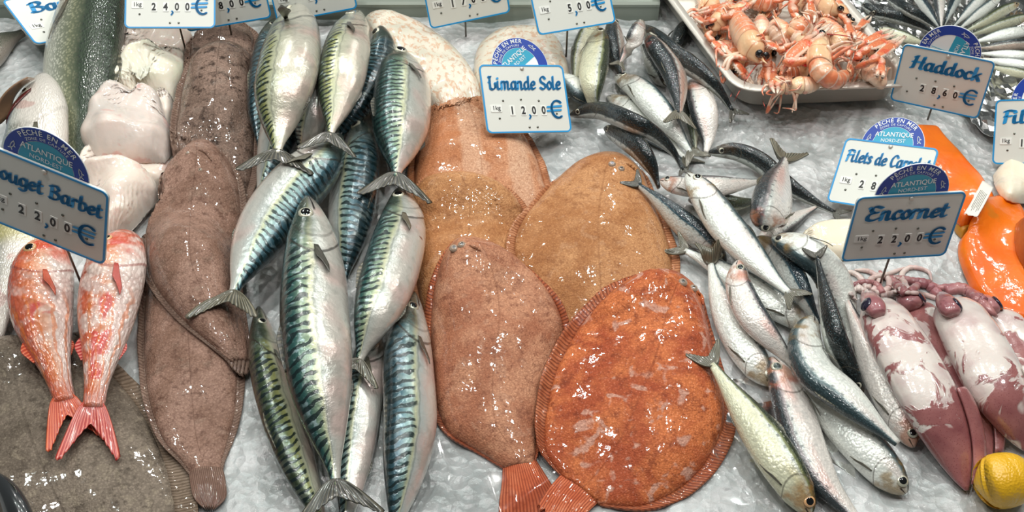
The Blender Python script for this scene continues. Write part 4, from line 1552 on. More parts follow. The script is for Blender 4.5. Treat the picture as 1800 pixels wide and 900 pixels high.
LATER = []
LANG = [
    ('pale langoustine lying flat in the back corner of the tray', [(1262, 30), (1245, 5), (1235, -30)], 19, 'R', 50, [([(1262, 28), (1278, 30), (1290, 22), (1330, -6)], 17), ([(1258, 34), (1240, 40), (1232, 36), (1216, 22)], 12)], []),
    ('langoustine with dark eyes at the back rim of the tray', [(1362, 6), (1335, -4), (1300, -22)], 20, 'U', 60, [([(1362, 4), (1380, -4), (1395, -8), (1420, -30)], 15)], []),
    ('langoustine upended behind the two crossed claws', [(1405, -5), (1425, 14), (1440, 40)], 18, 'R', 40, [([(1402, 0), (1392, 8), (1394, 16), (1410, 58)], 19, .06), ([(1410, -8), (1422, -8), (1424, 0), (1428, 40)], 15)], []),
    ('langoustine curled against the far side of the tray', [(1490, 40), (1470, 18), (1450, -8)], 18, 'R', 45, [([(1490, 45), (1505, 50), (1512, 46), (1530, 28)], 13)], []),
    ('langoustine half buried along the slanting rim of the tray', [(1262, 70), (1250, 45), (1238, 18)], 17, 'L', 40, [([(1262, 74), (1272, 82), (1278, 92), (1326, 152)], 17, .05)], [[(1290, 120), (1292, 150), (1284, 170)]]),
    ('langoustine buried under the pale long bodied one', [(1298, 128), (1290, 100), (1272, 76)], 19, 'L', 30, [], []),
    ('langoustine showing its underside beside the pale long bodied one', [(1352, 96), (1344, 70), (1338, 34)], 19, 'U', -50, [([(1350, 92), (1346, 100), (1350, 106), (1338, 156)], 19, .1)], []),
    ('langoustine lying sideways in the middle of the heap', [(1400, 92), (1378, 66), (1362, 40)], 19, 'R', 15, [], [[(1400, 90), (1440, 70), (1470, 60)]]),
    ('langoustine lying low between the raised claw and the front rim', [(1420, 118), (1398, 126), (1366, 132)], 18, 'D', 10, [], []),
    ('flattened langoustine at the front rim beneath the heap', [(1350, 148), (1378, 150), (1412, 148)], 17, 'U', 30, [([(1352, 146), (1350, 132), (1352, 118), (1362, 166)], 17, .1)], [[(1340, 140), (1338, 165), (1345, 190)], [(1352, 150), (1362, 172), (1368, 188)]]),
    ('langoustine curled round in the front corner of the tray', [(1508, 118), (1536, 128), (1546, 150)], 19, 'R', 30, [([(1506, 120), (1512, 116), (1524, 112), (1592, 63)], 17, .05, .03), ([(1502, 112), (1506, 104), (1514, 92), (1580, 62)], 17, .16, .03)], []),
    ('langoustine tucked behind the tightly curled one', [(1488, 96), (1468, 60), (1446, 36)], 18, 'R', 20, [([(1490, 98), (1494, 90), (1500, 84), (1570, 52)], 16, .16, .03)], [[(1480, 90), (1450, 55), (1400, 70)]]),
    ('langoustine lying crosswise at the back behind the pale long bodied one', [(1300, -8), (1330, 2), (1360, 10)], 17, 'D', 30, [([(1300, -4), (1286, 4), (1276, 8), (1226, 22)], 14, .12)], []),
    ('langoustine with its back to the far rim of the tray', [(1475, 24), (1448, 8), (1418, -12)], 18, 'U', 55, [([(1476, 26), (1486, 34), (1490, 40), (1500, 74)], 15, .12)], [[(1476, 26), (1500, 40), (1520, 66)]]),
    ('langoustine squeezed between the pale long bodied one and the raised claw', [(1392, 74), (1404, 52), (1420, 34)], 18, 'L', 25, [([(1390, 78), (1378, 84), (1374, 88), (1338, 70)], 15, .12)], [[(1392, 76), (1370, 90), (1352, 80)]]),
    ('langoustine showing pale legs between the two crossing claws', [(1428, 92), (1414, 76), (1396, 60)], 17, 'R', -40, [], []),
    ('langoustine lying along the far rim under the two outstretched claws', [(1536, 96), (1516, 78), (1494, 58)], 18, 'U', 40, [([(1538, 98), (1548, 104), (1550, 110), (1546, 142)], 14, .1)], []),
    ('langoustine on its side at the front rim next to the plump curled one', [(1388, 146), (1412, 150), (1436, 146)], 16, 'U', 15, [([(1388, 144), (1380, 138), (1376, 132), (1392, 96)], 15, .08)], []),
    ('langoustine peeping over the slanting rim near the back corner', [(1252, 52), (1270, 30), (1284, 8)], 17, 'L', 35, [([(1250, 56), (1244, 62), (1248, 68), (1276, 96)], 15, .08)], [[(1250, 56), (1240, 40), (1222, 30)]]),
    ('pale long bodied langoustine with black eyes nearest the slanting rim', [(1334, 108), (1318, 76), (1300, 44), (1292, 24)], 25, 'R', 62, [([(1348, 108), (1354, 112), (1356, 116), (1364, 164)], 19, .08)], [[(1334, 110), (1318, 130), (1300, 160), (1290, 178)]]),
    ('plump orange langoustine tightly curled at the middle of the front rim', [(1452, 66), (1440, 92), (1444, 124), (1466, 142), (1486, 130)], 23, 'L', 22, [([(1440, 78), (1420, 104), (1384, 106), (1462, 42)], 21, .05)], [[(1452, 60), (1480, 62), (1520, 70)], [(1450, 62), (1430, 40), (1400, 30)]]),
]
for i, (lab, pts, hw, d, ro, cl, an) in enumerate(LANG[:-2]):
    langoustine(lab, pts, hw, d, ro, cl, an, seed=i)
heroes = [lang_root(e[0], unp(np.array(e[1][1], float), np.array(.03))) for e in LANG[-2:]]
LATER += [(*h, c) for h, e in zip(heroes, LANG[-2:]) for c in e[5]]
for r, loc, c in LATER:
    claw(r, loc, c[0], c[1], c[2] if len(c) > 2 else .12, tip=c[3] if len(c) > 3 else .0)
for i, (lab, pts, hw, d, ro, cl, an) in enumerate(LANG[-2:]):
    langoustine(lab, pts, hw, d, ro, (), an, seed=40 + i, root=heroes[i], minz=.050)
for k_, px_, rr_ in ((11, (1484, 93), .0075), (7, (1388, 96), .006), (8, (1412, 112), .006)):
    par = [o for o in COL.objects if o.get('label') == LANG[k_][0]][0]
    c_ = ground_path([px_, (px_[0] + 4, px_[1] + 3)], 2, .0)[0]
    parts_ = []
    for q_ in range(14):
        d_ = RNG.normal(0, 1, 3)
        d_ = d_ / np.linalg.norm(d_) * rr_ * .55
        V, F, R = dome_geo(c_ + d_ * [1, 1, .5] + [0, 0, rr_ * .2], np.array([d_[0], d_[1] - .002, abs(d_[2]) + .004]), np.array([1.0, .2, 0]), rr_ * .5, rr_ * .5, 4, 10)
        parts_.append((V, F))
    V, F = merge(parts_)
    mesh_obj('roe', V, F, REDM, par, par.location)['label'] = 'bright red roe'

# ------------------------------------------------------------------ the end of the counter with sea bass, soles and mullets
BASS = bass_mat('sea_bass_skin', (52, 60, 52), (160, 160, 130), (226, 226, 210), .12)
PALE = bass_mat('pale_fish_skin', (120, 140, 160), (204, 206, 198), (228, 220, 210), .7, band=True)
GREYF = bass_mat('grey_fish_skin', (74, 66, 60), (110, 98, 90), (150, 140, 130), .3)
fish('sea_bass', 'small dark grey fish cut by the edge of the stall below the Bar sign', 'whole fish at the sea bass end',
     [(-50, 130), (-25, 100), (5, 75), (40, 58)], 30, 'U', 40, GREYF, FIN_GREY, tail=False, name='grey_fish')
sign('bar', 'tilted Bar price sign lying beside the sea bass head', 'Bar', '2600', xr=(-.30, .10), xh=.10)
o_, X_, Y_ = (np.array(q) for q in SIGN_POSE['bar'][:3])
gu, gv = np.meshgrid(np.linspace(-.5, .5, 40), np.linspace(0, .77, 34), indexing='ij')
stamp(o_ + SIGN_POSE['bar'][3] * (gu[..., None] * X_ + gv[..., None] * Y_), 2)
fish('sea_bass', 'large green backed sea bass with silver scales leaning on the pale fillets', 'whole fish at the sea bass end',
     [(188, -75), (168, -10), (150, 70), (142, 150), (140, 220), (136, 300), (130, 350)], 68, 'R', 16, BASS, FIN_GREY, tail=False)
pr_, pb_ = fish('sea_bass', 'big white bellied fish with a dark gaping gill behind the Rouget Barbet sign', 'whole fish at the sea bass end',
                [(74, 134), (68, 200), (56, 290), (38, 390), (12, 500), (-14, 600)], 60, 'L', -12, PALE, FIN_GREY, name='pale_fish', iris=IRIS)
u = np.linspace(0, 1, 12)
G = np.array([[pb_.at(.05 + .06 * w + .035 * q, -5 + 95 * w, .003 + .012 * q)[0] for w in np.linspace(0, 1, 14)] for q in np.linspace(0, 1, 8)])
leaf('gill_cover', G, .0016, plain('gill_cover_brown', (142, 110, 84), .3, 0, .8), pr_, pb_.base)
G = np.array([[pb_.at(.09 + .07 * w + .03 * q * math.sin(.3 + w * 2.6), -2 + 90 * w, .0015)[0] for w in np.linspace(0, 1, 14)] for q in np.linspace(0, 1, 4)])
leaf('gill', G, .0012, plain('gill_red', (84, 20, 22), .25, 0, .8), pr_, pb_.base)

TURB = flat_mat('brill_skin', (112, 100, 88), (142, 128, 114), (70, 60, 52), (164, 150, 130), .4, .7, 90)
TURBF = flat_mat('brill_fin', (124, 106, 90), (140, 122, 106), (80, 66, 54), (160, 140, 120), .2, .4, 50, fringe=True, ray=(92, 76, 62))
flatfish('brill', 'very broad grey brown flatfish under the tails of the red mullets', 'flatfish on the counter',
         [(-50, 600, 150, 590), (-160, 660, 225, 660), (-210, 730, 285, 720), (-210, 800, 325, 790), (-170, 880, 345, 860), (-100, 950, 345, 930), (0, 1010, 300, 1000)],
         TURB, TURBF, .020, seed=3)
fish('sea_bass', 'smooth black skinned fish end in the corner below the broad grey flatfish', 'whole fish at the sea bass end',
     [(52, 960), (30, 905), (4, 860), (-40, 820)], 28, 'R', 60, plain('black_fish_skin', (44, 46, 48), .25, 0, .8), FIN_DARK, tail=False, eyes=False, name='black_fish')

WF = [flesh_mat('white_flesh', (234, 216, 204), (240, 226, 212), (224, 150, 140), .35),
      flesh_mat('creamy_flesh', (228, 224, 200), (236, 226, 210), (206, 120, 110), .3),
      flesh_mat('greyish_flesh', (206, 196, 188), (234, 216, 206), (214, 120, 110), .4)]
PIECES = [
    ('pale pink fish fillet topmost of the row under the 24,00 sign', [(235, 40, 300, 38), (212, 60, 338, 55), (213, 84, 328, 82), (250, 108, 300, 105)], 0, .028),
    ('small white flap of fillet poking out beside the sea bass back', [(199, 86, 202, 108), (215, 82, 218, 112), (240, 80, 242, 114), (262, 84, 262, 110)], 0, .02),
    ('creamy fillet with a blood spot, second in the pale row', [(250, 72, 288, 70), (216, 92, 320, 90), (204, 116, 333, 112), (222, 146, 316, 142), (262, 166, 300, 164)], 1, .034),
    ('stub of creamy fillet against the dark flank of the sea bass', [(194, 120, 196, 142), (212, 112, 214, 148), (236, 112, 238, 150)], 1, .02),
    ('narrow white fillet lobe between the creamy fillet and the dark sole', [(282, 160, 302, 162), (274, 182, 305, 184), (278, 206, 303, 206), (288, 220, 298, 220)], 0, .022),
    ('blood streaked fillet lying under the big greyish one', [(165, 236, 262, 262), (140, 262, 302, 262), (136, 290, 300, 292), (165, 318, 278, 316), (200, 330, 255, 326)], 0, .026),
    ('large greyish pink folded fillet in the middle of the pale row', [(192, 140, 262, 140), (162, 168, 280, 166), (148, 200, 292, 198), (138, 236, 302, 236), (165, 262, 285, 264)], 2, .038),
    ('thin fillet tip on the ice above the second red mullet', [(196, 345, 262, 320), (196, 375, 268, 345), (196, 405, 245, 380), (192, 425, 215, 405)], 0, .016),
    ('smooth white fillet lowest in the row beside the Rouget Barbet sign', [(150, 272, 225, 272), (142, 300, 266, 300), (146, 335, 276, 328), (160, 372, 256, 352), (180, 408, 222, 388), (190, 420, 205, 405)], 0, .032),
]
for i, (lab, rows, mi, hm) in enumerate(PIECES):
    slab('fish_fillet', lab, 'fillet', 'white fillets beside the sea bass', rows, WF[mi], hm, seed=20 + i, lump=.007, period=.045, wob=.002, pw=3, qe=.45, nu=40, nv=40, ends=.2, cap=.034, rad=5)

SOLE = flat_mat('sole_skin', (142, 110, 94), (168, 134, 118), (86, 58, 48), (150, 128, 112), .3, .7, 70)
SOLE2 = flat_mat('sole_skin_grey', (124, 102, 90), (154, 128, 114), (42, 28, 22), (150, 132, 120), .35, .9, 50)
SOLEF = flat_mat('sole_fin', (122, 98, 86), (140, 116, 102), (86, 66, 56), (150, 130, 116), .2, .3, 50, fringe=True, ray=(94, 72, 62))
SOLET = flat_mat('sole_tail', (122, 94, 82), (140, 112, 98), (86, 66, 56), (150, 130, 116), .2, .3, 50, fringe=True, ray=(92, 68, 58), fan=True)
SG = 'soles heaped between the fillets and the mackerel'
flatfish('sole', 'brown sole at the back under the 28,00 sign, partly under another', SG,
         [(372, 44, 410, 40), (340, 64, 446, 56), (324, 110, 456, 100), (318, 180, 458, 180), (320, 260, 455, 260)], SOLE2, SOLEF, .022, seed=4)
flatfish('sole', 'dark blotched sole lying second from the back of the sole heap', SG,
         [(366, 84, 410, 80), (336, 106, 446, 98), (316, 146, 458, 140), (303, 200, 462, 196), (298, 255, 462, 250), (304, 310, 456, 310), (325, 370, 435, 370)], SOLE2, SOLEF, .026, seed=5)
flatfish('sole', 'long reddish brown sole lowest in the heap with its rounded tail on the ice', SG,
         [(285, 425, 365, 440), (260, 470, 402, 470), (247, 530, 424, 530), (243, 590, 430, 585), (244, 640, 432, 640), (249, 690, 430, 690), (262, 740, 424, 735), (285, 785, 410, 780), (318, 818, 396, 815), (334, 838, 392, 832)],
         SOLE, SOLEF, .024, tmat=SOLET, tail=[(333, 832, 393, 826), (336, 858, 398, 852), (344, 882, 396, 880), (358, 896, 382, 895)], seed=6, cut=.88)
flatfish('sole', 'broad brown sole on top of the heap with its tail to the mackerel', SG,
         [(332, 254, 368, 250), (303, 280, 402, 278), (280, 315, 424, 312), (260, 358, 434, 352), (248, 405, 437, 400), (247, 450, 434, 455), (260, 502, 428, 500), (290, 543, 430, 532), (330, 582, 436, 570), (372, 614, 440, 606), (404, 640, 440, 636)],
         SOLE, SOLEF, .028, tail=[(396, 632, 440, 622), (408, 648, 440, 640), (424, 662, 437, 657)], eyes=[(352, 298, .003), (330, 268, .0026)], seed=7, cut=.88, head=[(345, 262), (362, 268), (372, 282)])

MUL = [mullet_mat('mullet_skin_orange', 0), mullet_mat('mullet_skin_rosy', 9)]
fish('red_mullet', 'orange red mullet with open eye under the Rouget Barbet sign', 'red mullets',
     [(84, 424), (74, 480), (72, 540), (84, 600), (100, 655), (114, 706)], 59, 'L', 18, MUL[0], FIN_ORANGE, iris=IRIS_RED, bend=-.1, stiff=5, eyemul=1.15)
fish('red_mullet', 'rosy white and red mullet nearest the soles with a pink forked tail', 'red mullets',
     [(224, 410), (206, 460), (191, 530), (182, 600), (172, 660), (164, 718)], 56, 'L', 14, MUL[1], FIN_RED, iris=IRIS_RED, bend=-.1, tailmul=1.08, stiff=5)

# ------------------------------------------------------------------ pale fillets and the orange flatfish
SPK = flesh_mat('speckled_flesh', (206, 200, 182), (222, 214, 198), (226, 190, 170), .3, 20, .2, .75, (204, 160, 128))
slab('fish_fillet', 'pale fillet partly sunk in the ice behind the Limande Sole sign', 'fillet', 'pale fillets at the back', [(880, 44, 920, 36), (848, 66, 965, 50), (832, 110, 995, 90), (840, 160, 1000, 150), (870, 200, 985, 190)], SPK, .022, seed=41, lump=.003)
slab('fish_fillet', 'long pale fillet flecked with pink behind the mackerel', 'fillet', 'pale fillets at the back', [(634, 26, 652, 14), (648, 62, 700, 26), (672, 100, 760, 48), (706, 145, 805, 82), (745, 185, 838, 128), (800, 215, 850, 178)], SPK, .032, seed=42, lump=.004, nu=70)

DAB = [flat_mat('dab_skin_tan', (176, 120, 76), (202, 148, 102), (128, 78, 48), (204, 160, 124), .35, .55, 60),
       flat_mat('dab_skin_pale', (190, 126, 86), (208, 152, 116), (138, 82, 54), (222, 182, 152), .5, .5, 30, bands=True),
       flat_mat('dab_skin_brown', (172, 112, 84), (204, 148, 116), (114, 66, 50), (192, 146, 120), .45, .65, 60),
       flat_mat('dab_skin_red', (176, 86, 54), (218, 126, 76), (114, 50, 32), (216, 168, 148), .85, .7, 60)]
DABF = [flat_mat('dab_fin_tan', (172, 112, 76), (190, 134, 98), (130, 80, 50), (206, 160, 130), .2, .3, 50, fringe=True, ray=(134, 80, 52)),
        flat_mat('dab_fin_red', (160, 84, 54), (178, 104, 70), (110, 52, 34), (206, 150, 120), .2, .4, 50, fringe=True, ray=(104, 50, 34))]
DTAIL = flat_mat('dab_tail', (190, 96, 62), (206, 118, 82), (150, 70, 44), (226, 160, 130), .3, .3, 50, fringe=True, ray=(136, 58, 38), fan=True)
DG = 'orange flatfish in the middle of the counter'
flatfish('lemon_sole', 'tan flatfish with pale stripes directly below the Limande Sole sign', DG,
         [(758, 186, 835, 182), (738, 208, 892, 210), (728, 240, 930, 242), (720, 280, 955, 285), (716, 320, 968, 322), (720, 360, 974, 352), (735, 400, 950, 390)], DAB[1], DABF[0], .030, seed=8, cut=.9)
flatfish('lemon_sole', 'orange flatfish between the mackerel tails and the large tan flatfish', DG,
         [(742, 316, 842, 310), (718, 345, 895, 335), (712, 385, 927, 366), (715, 435, 930, 420), (722, 490, 905, 480), (735, 540, 870, 535), (762, 590, 840, 585)], DAB[0], DABF[0], .026, seed=9, cut=.9)
flatfish('lemon_sole', 'large tan flatfish touching the blue sardine tails', DG,
         [(1046, 278, 1104, 282), (1006, 298, 1132, 308), (966, 325, 1152, 342), (931, 360, 1170, 385), (905, 390, 1184, 420), (890, 425, 1194, 455), (894, 462, 1194, 495), (912, 505, 1184, 532), (942, 545, 1156, 562), (978, 585, 1115, 580)],
         DAB[0], DABF[0], .032, eyes=[(1076, 288, .0045), (1092, 296, .004)], seed=10, cut=.89, head=[(1100, 286), (1110, 292), (1118, 300)])
flatfish('lemon_sole', 'brown flatfish with its tail toward the front between mackerel and the reddest flatfish', DG,
         [(796, 428, 832, 427), (773, 458, 894, 452), (756, 500, 956, 496), (747, 550, 991, 543), (745, 600, 1003, 590), (749, 660, 986, 650), (758, 720, 966, 710), (786, 768, 952, 765), (848, 804, 946, 800), (884, 826, 940, 820)],
         DAB[2], DABF[1], .030, tail=[(884, 816, 942, 810), (881, 856, 965, 846), (877, 890, 986, 880), (878, 930, 995, 925)], tmat=DTAIL, eyes=[(798, 436, .0048), (812, 430, .0044)], seed=11, cut=.89, head=[(824, 431), (836, 434), (846, 442)])
flatfish('lemon_sole', 'reddest flatfish with pale spots in front of the other flatfish', DG,
         [(1188, 486, 1236, 524), (1132, 482, 1248, 575), (1077, 500, 1266, 632), (1026, 540, 1283, 692), (985, 592, 1293, 752), (956, 650, 1276, 802), (943, 710, 1240, 850), (941, 762, 1188, 884), (956, 806, 1118, 900), (986, 840, 1058, 892)],
         DAB[3], DABF[1], .036, tail=[(996, 826, 1052, 884), (968, 856, 1030, 906), (944, 892, 1012, 940)], tmat=DTAIL, eyes=[(1200, 496, .0048), (1219, 506, .0044)], seed=12, cut=.87, nu=100, head=[(1226, 512), (1233, 522), (1236, 536)])

# ------------------------------------------------------------------ mackerel
MG = 'mackerel heaped on the ice'
K = 'mackerel'
fish(K, 'mackerel head peeping out between the dark sole and the uppermost mackerel', MG, [(483, 34), (472, 90), (464, 150), (456, 215), (456, 260)], 30, 'L', 40, MK[1], tail=False)
fish(K, 'buried mackerel showing a white belly under the uppermost mackerel tail', MG, [(520, 60), (516, 130), (497, 215), (474, 290), (452, 352)], 38, 'R', 20, MK[1], tail=False)
fish(K, 'silver mackerel in the gap behind the two uppermost mackerel', MG, [(574, 80), (562, 130), (549, 190), (540, 250), (533, 300)], 32, 'L', 5, MK[1], tail=False)
fish(K, 'dark striped mackerel behind the second from the back', MG, [(668, 47), (668, 90), (652, 150), (618, 205), (592, 248)], 30, 'R', 55, MK[1], tail=False)
fish(K, 'silver mackerel lying head down under others beside the front tail', MG, [(655, 560), (650, 620), (638, 690), (626, 770), (617, 840), (610, 900), (602, 950)], 36, 'L', 8, MK[1], tail=False, eyes=False)
fish(K, 'slim mackerel with big eye and bloody back edge by the sole tail', MG, [(455, 540), (464, 600), (478, 670), (501, 750), (529, 830), (560, 905), (580, 950)], 37, 'L', 42, MK[2], FIN_GREY, tail=False)
fish(K, 'mackerel beside the brown flatfish with its eye looking up and warm belly', MG, [(728, 515), (721, 580), (718, 650), (721, 730), (715, 800), (704, 870), (690, 950)], 47, 'L', 40, MK[1], FIN_DARK, tail=False)
fish(K, 'mackerel tucked head up in the middle with its striped back to the flatfish', MG, [(628, 210), (632, 250), (625, 310), (617, 380), (610, 440), (604, 500)], 42, 'R', 42, MK[1], FIN_DARK, tail=False)
fish(K, 'silver bellied mackerel with its head under a tail fin and body curving to the front', MG, [(705, 330), (708, 385), (694, 450), (672, 520), (648, 585), (629, 640)], 50, 'L', 14, MK[0], FIN_GREY, tailmul=.8)
fish(K, 'mackerel lying aslant with its tail on the broad brown sole', MG, [(596, 236), (556, 290), (503, 350), (462, 410), (432, 465), (408, 520)], 53, 'R', 0, MK[1], FIN_GREY)
fish(K, 'largest mackerel lying full length at the front of the heap', MG, [(540, 346), (546, 390), (551, 470), (553, 560), (560, 650), (572, 740), (584, 810), (591, 854)], 62, 'L', 18, MK[0], FIN_DARK)
fish(K, 'uppermost mackerel with a bloody scratch on its pale belly', MG, [(522, 8), (518, 50), (508, 110), (497, 170), (491, 225), (487, 272)], 54, 'L', -12, MK[2], FIN_DARK, pecroll=.02)
fish(K, 'second mackerel from the back with a creamy belly and its tail on another head', MG, [(630, 20), (616, 60), (605, 110), (594, 170), (586, 212), (580, 240)], 43, 'L', 6, MK[2], FIN_DARK)
fish(K, 'plump mackerel with dense green bars beside the pale fillet', MG, [(704, 88), (708, 130), (706, 190), (701, 240), (698, 285), (696, 312)], 52, 'L', 30, MK[0], FIN_DARK)

# ------------------------------------------------------------------ sardines, the far heap
S1 = 'sardines in the far heap'
S2 = 'sardines in the near heap'
K = 'sardine'
SAR = [
    (S1, 'sardine standing behind the bruised one by the 5,00 sign', [(1046, 34), (1030, 70), (1018, 110), (1010, 150)], 19, 'L', 10, 'olive', {}),
    (S1, 'short sardine with dark spots just beside the Limande Sole sign', [(985, 130), (1005, 150), (1030, 172), (1060, 196)], 19, 'D', 15, 'silver', dict(eyes=False, tail=False)),
    (S1, 'dark sardine tail end against the corner of the shellfish tray', [(1206, 36), (1196, 58), (1184, 84), (1176, 110)], 13, 'R', 60, 'dark', dict(tail=False)),
    (S1, 'dark reddish sardine squeezed behind the one with its head raised', [(1080, 38), (1080, 66), (1084, 100), (1092, 130)], 18, 'L', 50, 'red', dict(tail=False)),
    (S1, 'bruised sardine with golden belly standing nearest the 5,00 sign', [(1054, 50), (1048, 90), (1042, 130), (1042, 175), (1046, 200)], 25, 'R', 16, 'olive', dict(tail=False)),
    (S1, 'dark sardine with white belly under the raised pinkish one', [(1172, 152), (1160, 125), (1142, 100), (1130, 80)], 21, 'U', 35, 'dark', dict(tail=False)),
    (S1, 'olive sardine sliver between the two silver ones of the far heap', [(1205, 150), (1212, 185), (1218, 225), (1222, 262)], 13, 'L', 40, 'olive', {}),
    (S1, 'pinkish white sardine ending the far heap beside the tray', [(1216, 140), (1230, 170), (1240, 210), (1244, 245), (1240, 268)], 25, 'L', -8, 'pink', dict(eyes=False, tail=False)),
    (S1, 'white bellied sardine with a small wound in the far heap', [(1068, 170), (1100, 190), (1138, 222), (1175, 254), (1205, 278)], 24, 'D', -25, 'silver', dict(eyes=False)),
    (S1, 'silver sardine lying along the white bellied one in the far heap', [(1082, 134), (1118, 152), (1155, 190), (1188, 232), (1214, 268)], 24, 'U', 18, 'silver', {}),
    (S1, 'dark blue sardine curving out over the ice toward the tray front', [(1112, 44), (1150, 66), (1190, 100), (1232, 128), (1264, 160), (1288, 196)], 19, 'U', 68, 'dark', dict(pec=False)),
    (S1, 'dark sardine with a brown flank lying over the silver ones', [(1138, 62), (1160, 92), (1182, 126), (1192, 165), (1194, 200)], 20, 'L', 42, 'red', {}),
    (S1, 'pinkish sardine with its head raised at the top of the far heap', [(1130, 36), (1120, 58), (1106, 84), (1090, 110)], 17, 'L', 30, 'pink', {}),
    (S1, 'very dark sardine lying low beside the tan flatfish edge', [(1062, 226), (1092, 240), (1124, 262), (1146, 296), (1158, 330)], 20, 'U', 72, 'dark', dict(pec=False, tail=False)),
    (S1, 'shiny black sardine bending from the Limande Sole sign over the far heap', [(1002, 202), (1050, 194), (1100, 210), (1150, 236), (1184, 268), (1200, 300)], 18, 'U', 74, 'dark', dict(pec=False, tailmul=.7)),
    # near heap, from the bottom up
    (S2, 'long dark sardine reaching from the far heap out onto bare ice', [(1246, 268), (1290, 266), (1335, 284), (1380, 322), (1430, 354), (1468, 374)], 18, 'U', 74, 'dark', dict(pec=False)),
    (S2, 'pinkish sardine belly beneath the one with its tail in the air', [(1330, 430), (1368, 404), (1402, 382), (1434, 364)], 18, 'D', -10, 'pink', dict(eyes=False, tail=False)),
    (S2, 'olive sardine lying under the level pinkish one', [(1210, 352), (1250, 352), (1295, 358), (1340, 352)], 16, 'D', 55, 'olive', dict(tail=False)),
    (S2, 'pinkish sardine lying level with its head to the flatfish', [(1160, 318), (1195, 326), (1245, 328), (1295, 324), (1342, 318)], 20, 'U', 20, 'pink', dict(tail=False)),
    (S2, 'dark blue sardine with its tail fin over the tan flatfish', [(1275, 462), (1240, 425), (1200, 392), (1160, 355), (1122, 325)], 23, 'R', 62, 'blue', {}),
    (S2, 'silver sardine crossing under the near heap with tail by the flatfish eye', [(1436, 578), (1390, 552), (1335, 518), (1280, 482), (1235, 456), (1204, 440)], 27, 'U', 14, 'silver', {}),
    (S2, 'blue backed sardine half hidden between two silver sardines', [(1330, 418), (1362, 445), (1396, 490), (1420, 535), (1440, 570)], 24, 'R', 62, 'blue', dict(eyes=False, tail=False)),
    (S2, 'sardine with a golden cheek and large eye below the Encornet sign', [(1358, 418), (1400, 432), (1448, 468), (1478, 520), (1492, 575), (1494, 610)], 30, 'D', -14, 'silver', dict(tail=False)),
    (S2, 'sardine beside the squid with its head down and pink flank', [(1606, 786), (1585, 735), (1556, 675), (1528, 615), (1502, 560), (1490, 530)], 33, 'R', 24, 'pink', dict(tail=False)),
    (S2, 'greenish sardine lying head to the front corner under the curved one', [(1592, 868), (1556, 828), (1510, 776), (1462, 730), (1420, 690), (1390, 655)], 37, 'U', 22, 'silver', dict(tail=False)),
    (S2, 'large silver sardine lying on top of the near heap with its eye toward the flatfish', [(1208, 306), (1236, 340), (1272, 392), (1318, 445), (1360, 490), (1388, 516)], 31, 'U', 12, 'silver', dict(tailmul=.8)),
    (S2, 'sardine diving head down with its forked tail in the air', [(1342, 406), (1352, 375), (1362, 338), (1372, 305), (1380, 280)], 37, 'L', 34, 'pink', dict(lift=.012, eyemul=.75)),
    (S2, 'bright sardine with tail up and head beside the reddest flatfish', [(1356, 678), (1325, 636), (1292, 580), (1268, 530), (1254, 486), (1250, 462)], 31, 'R', 14, 'silver', {}),
    (S2, 'slender sardine with a red cheek bending down the near heap', [(1298, 458), (1298, 500), (1318, 548), (1348, 588), (1378, 622), (1400, 650)], 27, 'R', 18, 'pink', dict(tail=False)),
    (S2, 'curved sardine with a pale belly and grey back below the black one', [(1430, 556), (1416, 600), (1432, 652), (1480, 694), (1530, 738), (1578, 780)], 33, 'D', 12, 'silver', dict(eyes=False, tail=False)),
    (S2, 'black sardine standing tail up between two silver sardines', [(1516, 692), (1494, 654), (1470, 600), (1456, 545), (1444, 490), (1436, 452)], 22, 'R', 66, 'dark', dict(pec=False)),
    (S2, 'long sardine whose body runs out of the front edge below the slender one', [(1356, 628), (1378, 672), (1398, 730), (1418, 790), (1450, 850), (1498, 905), (1515, 930)], 36, 'L', 8, 'pink', dict(tail=False)),
    (S2, 'sardine at the front edge with its tail on the reddest flatfish', [(1424, 905), (1400, 860), (1360, 796), (1318, 735), (1282, 684), (1252, 640)], 37, 'R', 20, 'olive', dict(iris=IRIS_RED)),
]
for g, lab, pts, hw, d, ro, m, kw in SAR:
    kw = dict(kw)
    fish(K, lab, g, pts, hw, d, ro, SD[m], FIN_DARK if m in ('dark', 'blue') else FIN_GREY, N=50, M=28, stiff=5, **kw)

# ------------------------------------------------------------------ haddock, white fillets, ticket
HAD = flesh_mat('smoked_haddock', (232, 100, 2), (240, 118, 4), (196, 122, 30), .6, 18, .15)
HAD2 = flesh_mat('smoked_haddock_skin', (190, 128, 36), (206, 140, 46), (150, 96, 30), .5, 24, .1)
CREAM = flesh_mat('cream_flesh', (232, 220, 196), (240, 228, 206), (214, 180, 150), .3, 20, .2)
slab('haddock_fillet', 'yellow brown end of smoked fillet poking out below the paper ticket', 'fillet', 'smoked haddock fillets', [(1676, 388, 1690, 380), (1682, 404, 1706, 390), (1692, 414, 1716, 400)], HAD2, .010, seed=50, nu=20, nv=17)
slab('haddock_fillet', 'orange smoked fillet running behind the two disc signs', 'fillet', 'smoked haddock fillets',
     [(1608, 218, 1640, 220), (1614, 250, 1668, 250), (1622, 285, 1700, 282), (1640, 325, 1730, 318), (1664, 365, 1748, 352), (1690, 392, 1740, 380)], HAD, .012, seed=51, lump=.002, nu=60, wob=.0015, pw=7, ends=.06)
slab('haddock_fillet', 'large bright orange smoked fillet lying in front of the paper ticket', 'fillet', 'smoked haddock fillets',
     [(1740, 343, 1772, 339), (1714, 372, 1800, 372), (1700, 402, 1822, 418), (1686, 424, 1838, 468), (1693, 466, 1846, 512), (1713, 506, 1850, 545), (1742, 542, 1846, 566), (1782, 570, 1828, 576)], HAD, .012, seed=52, lump=.002, nu=60, wob=.0015, pw=7, ends=.06)
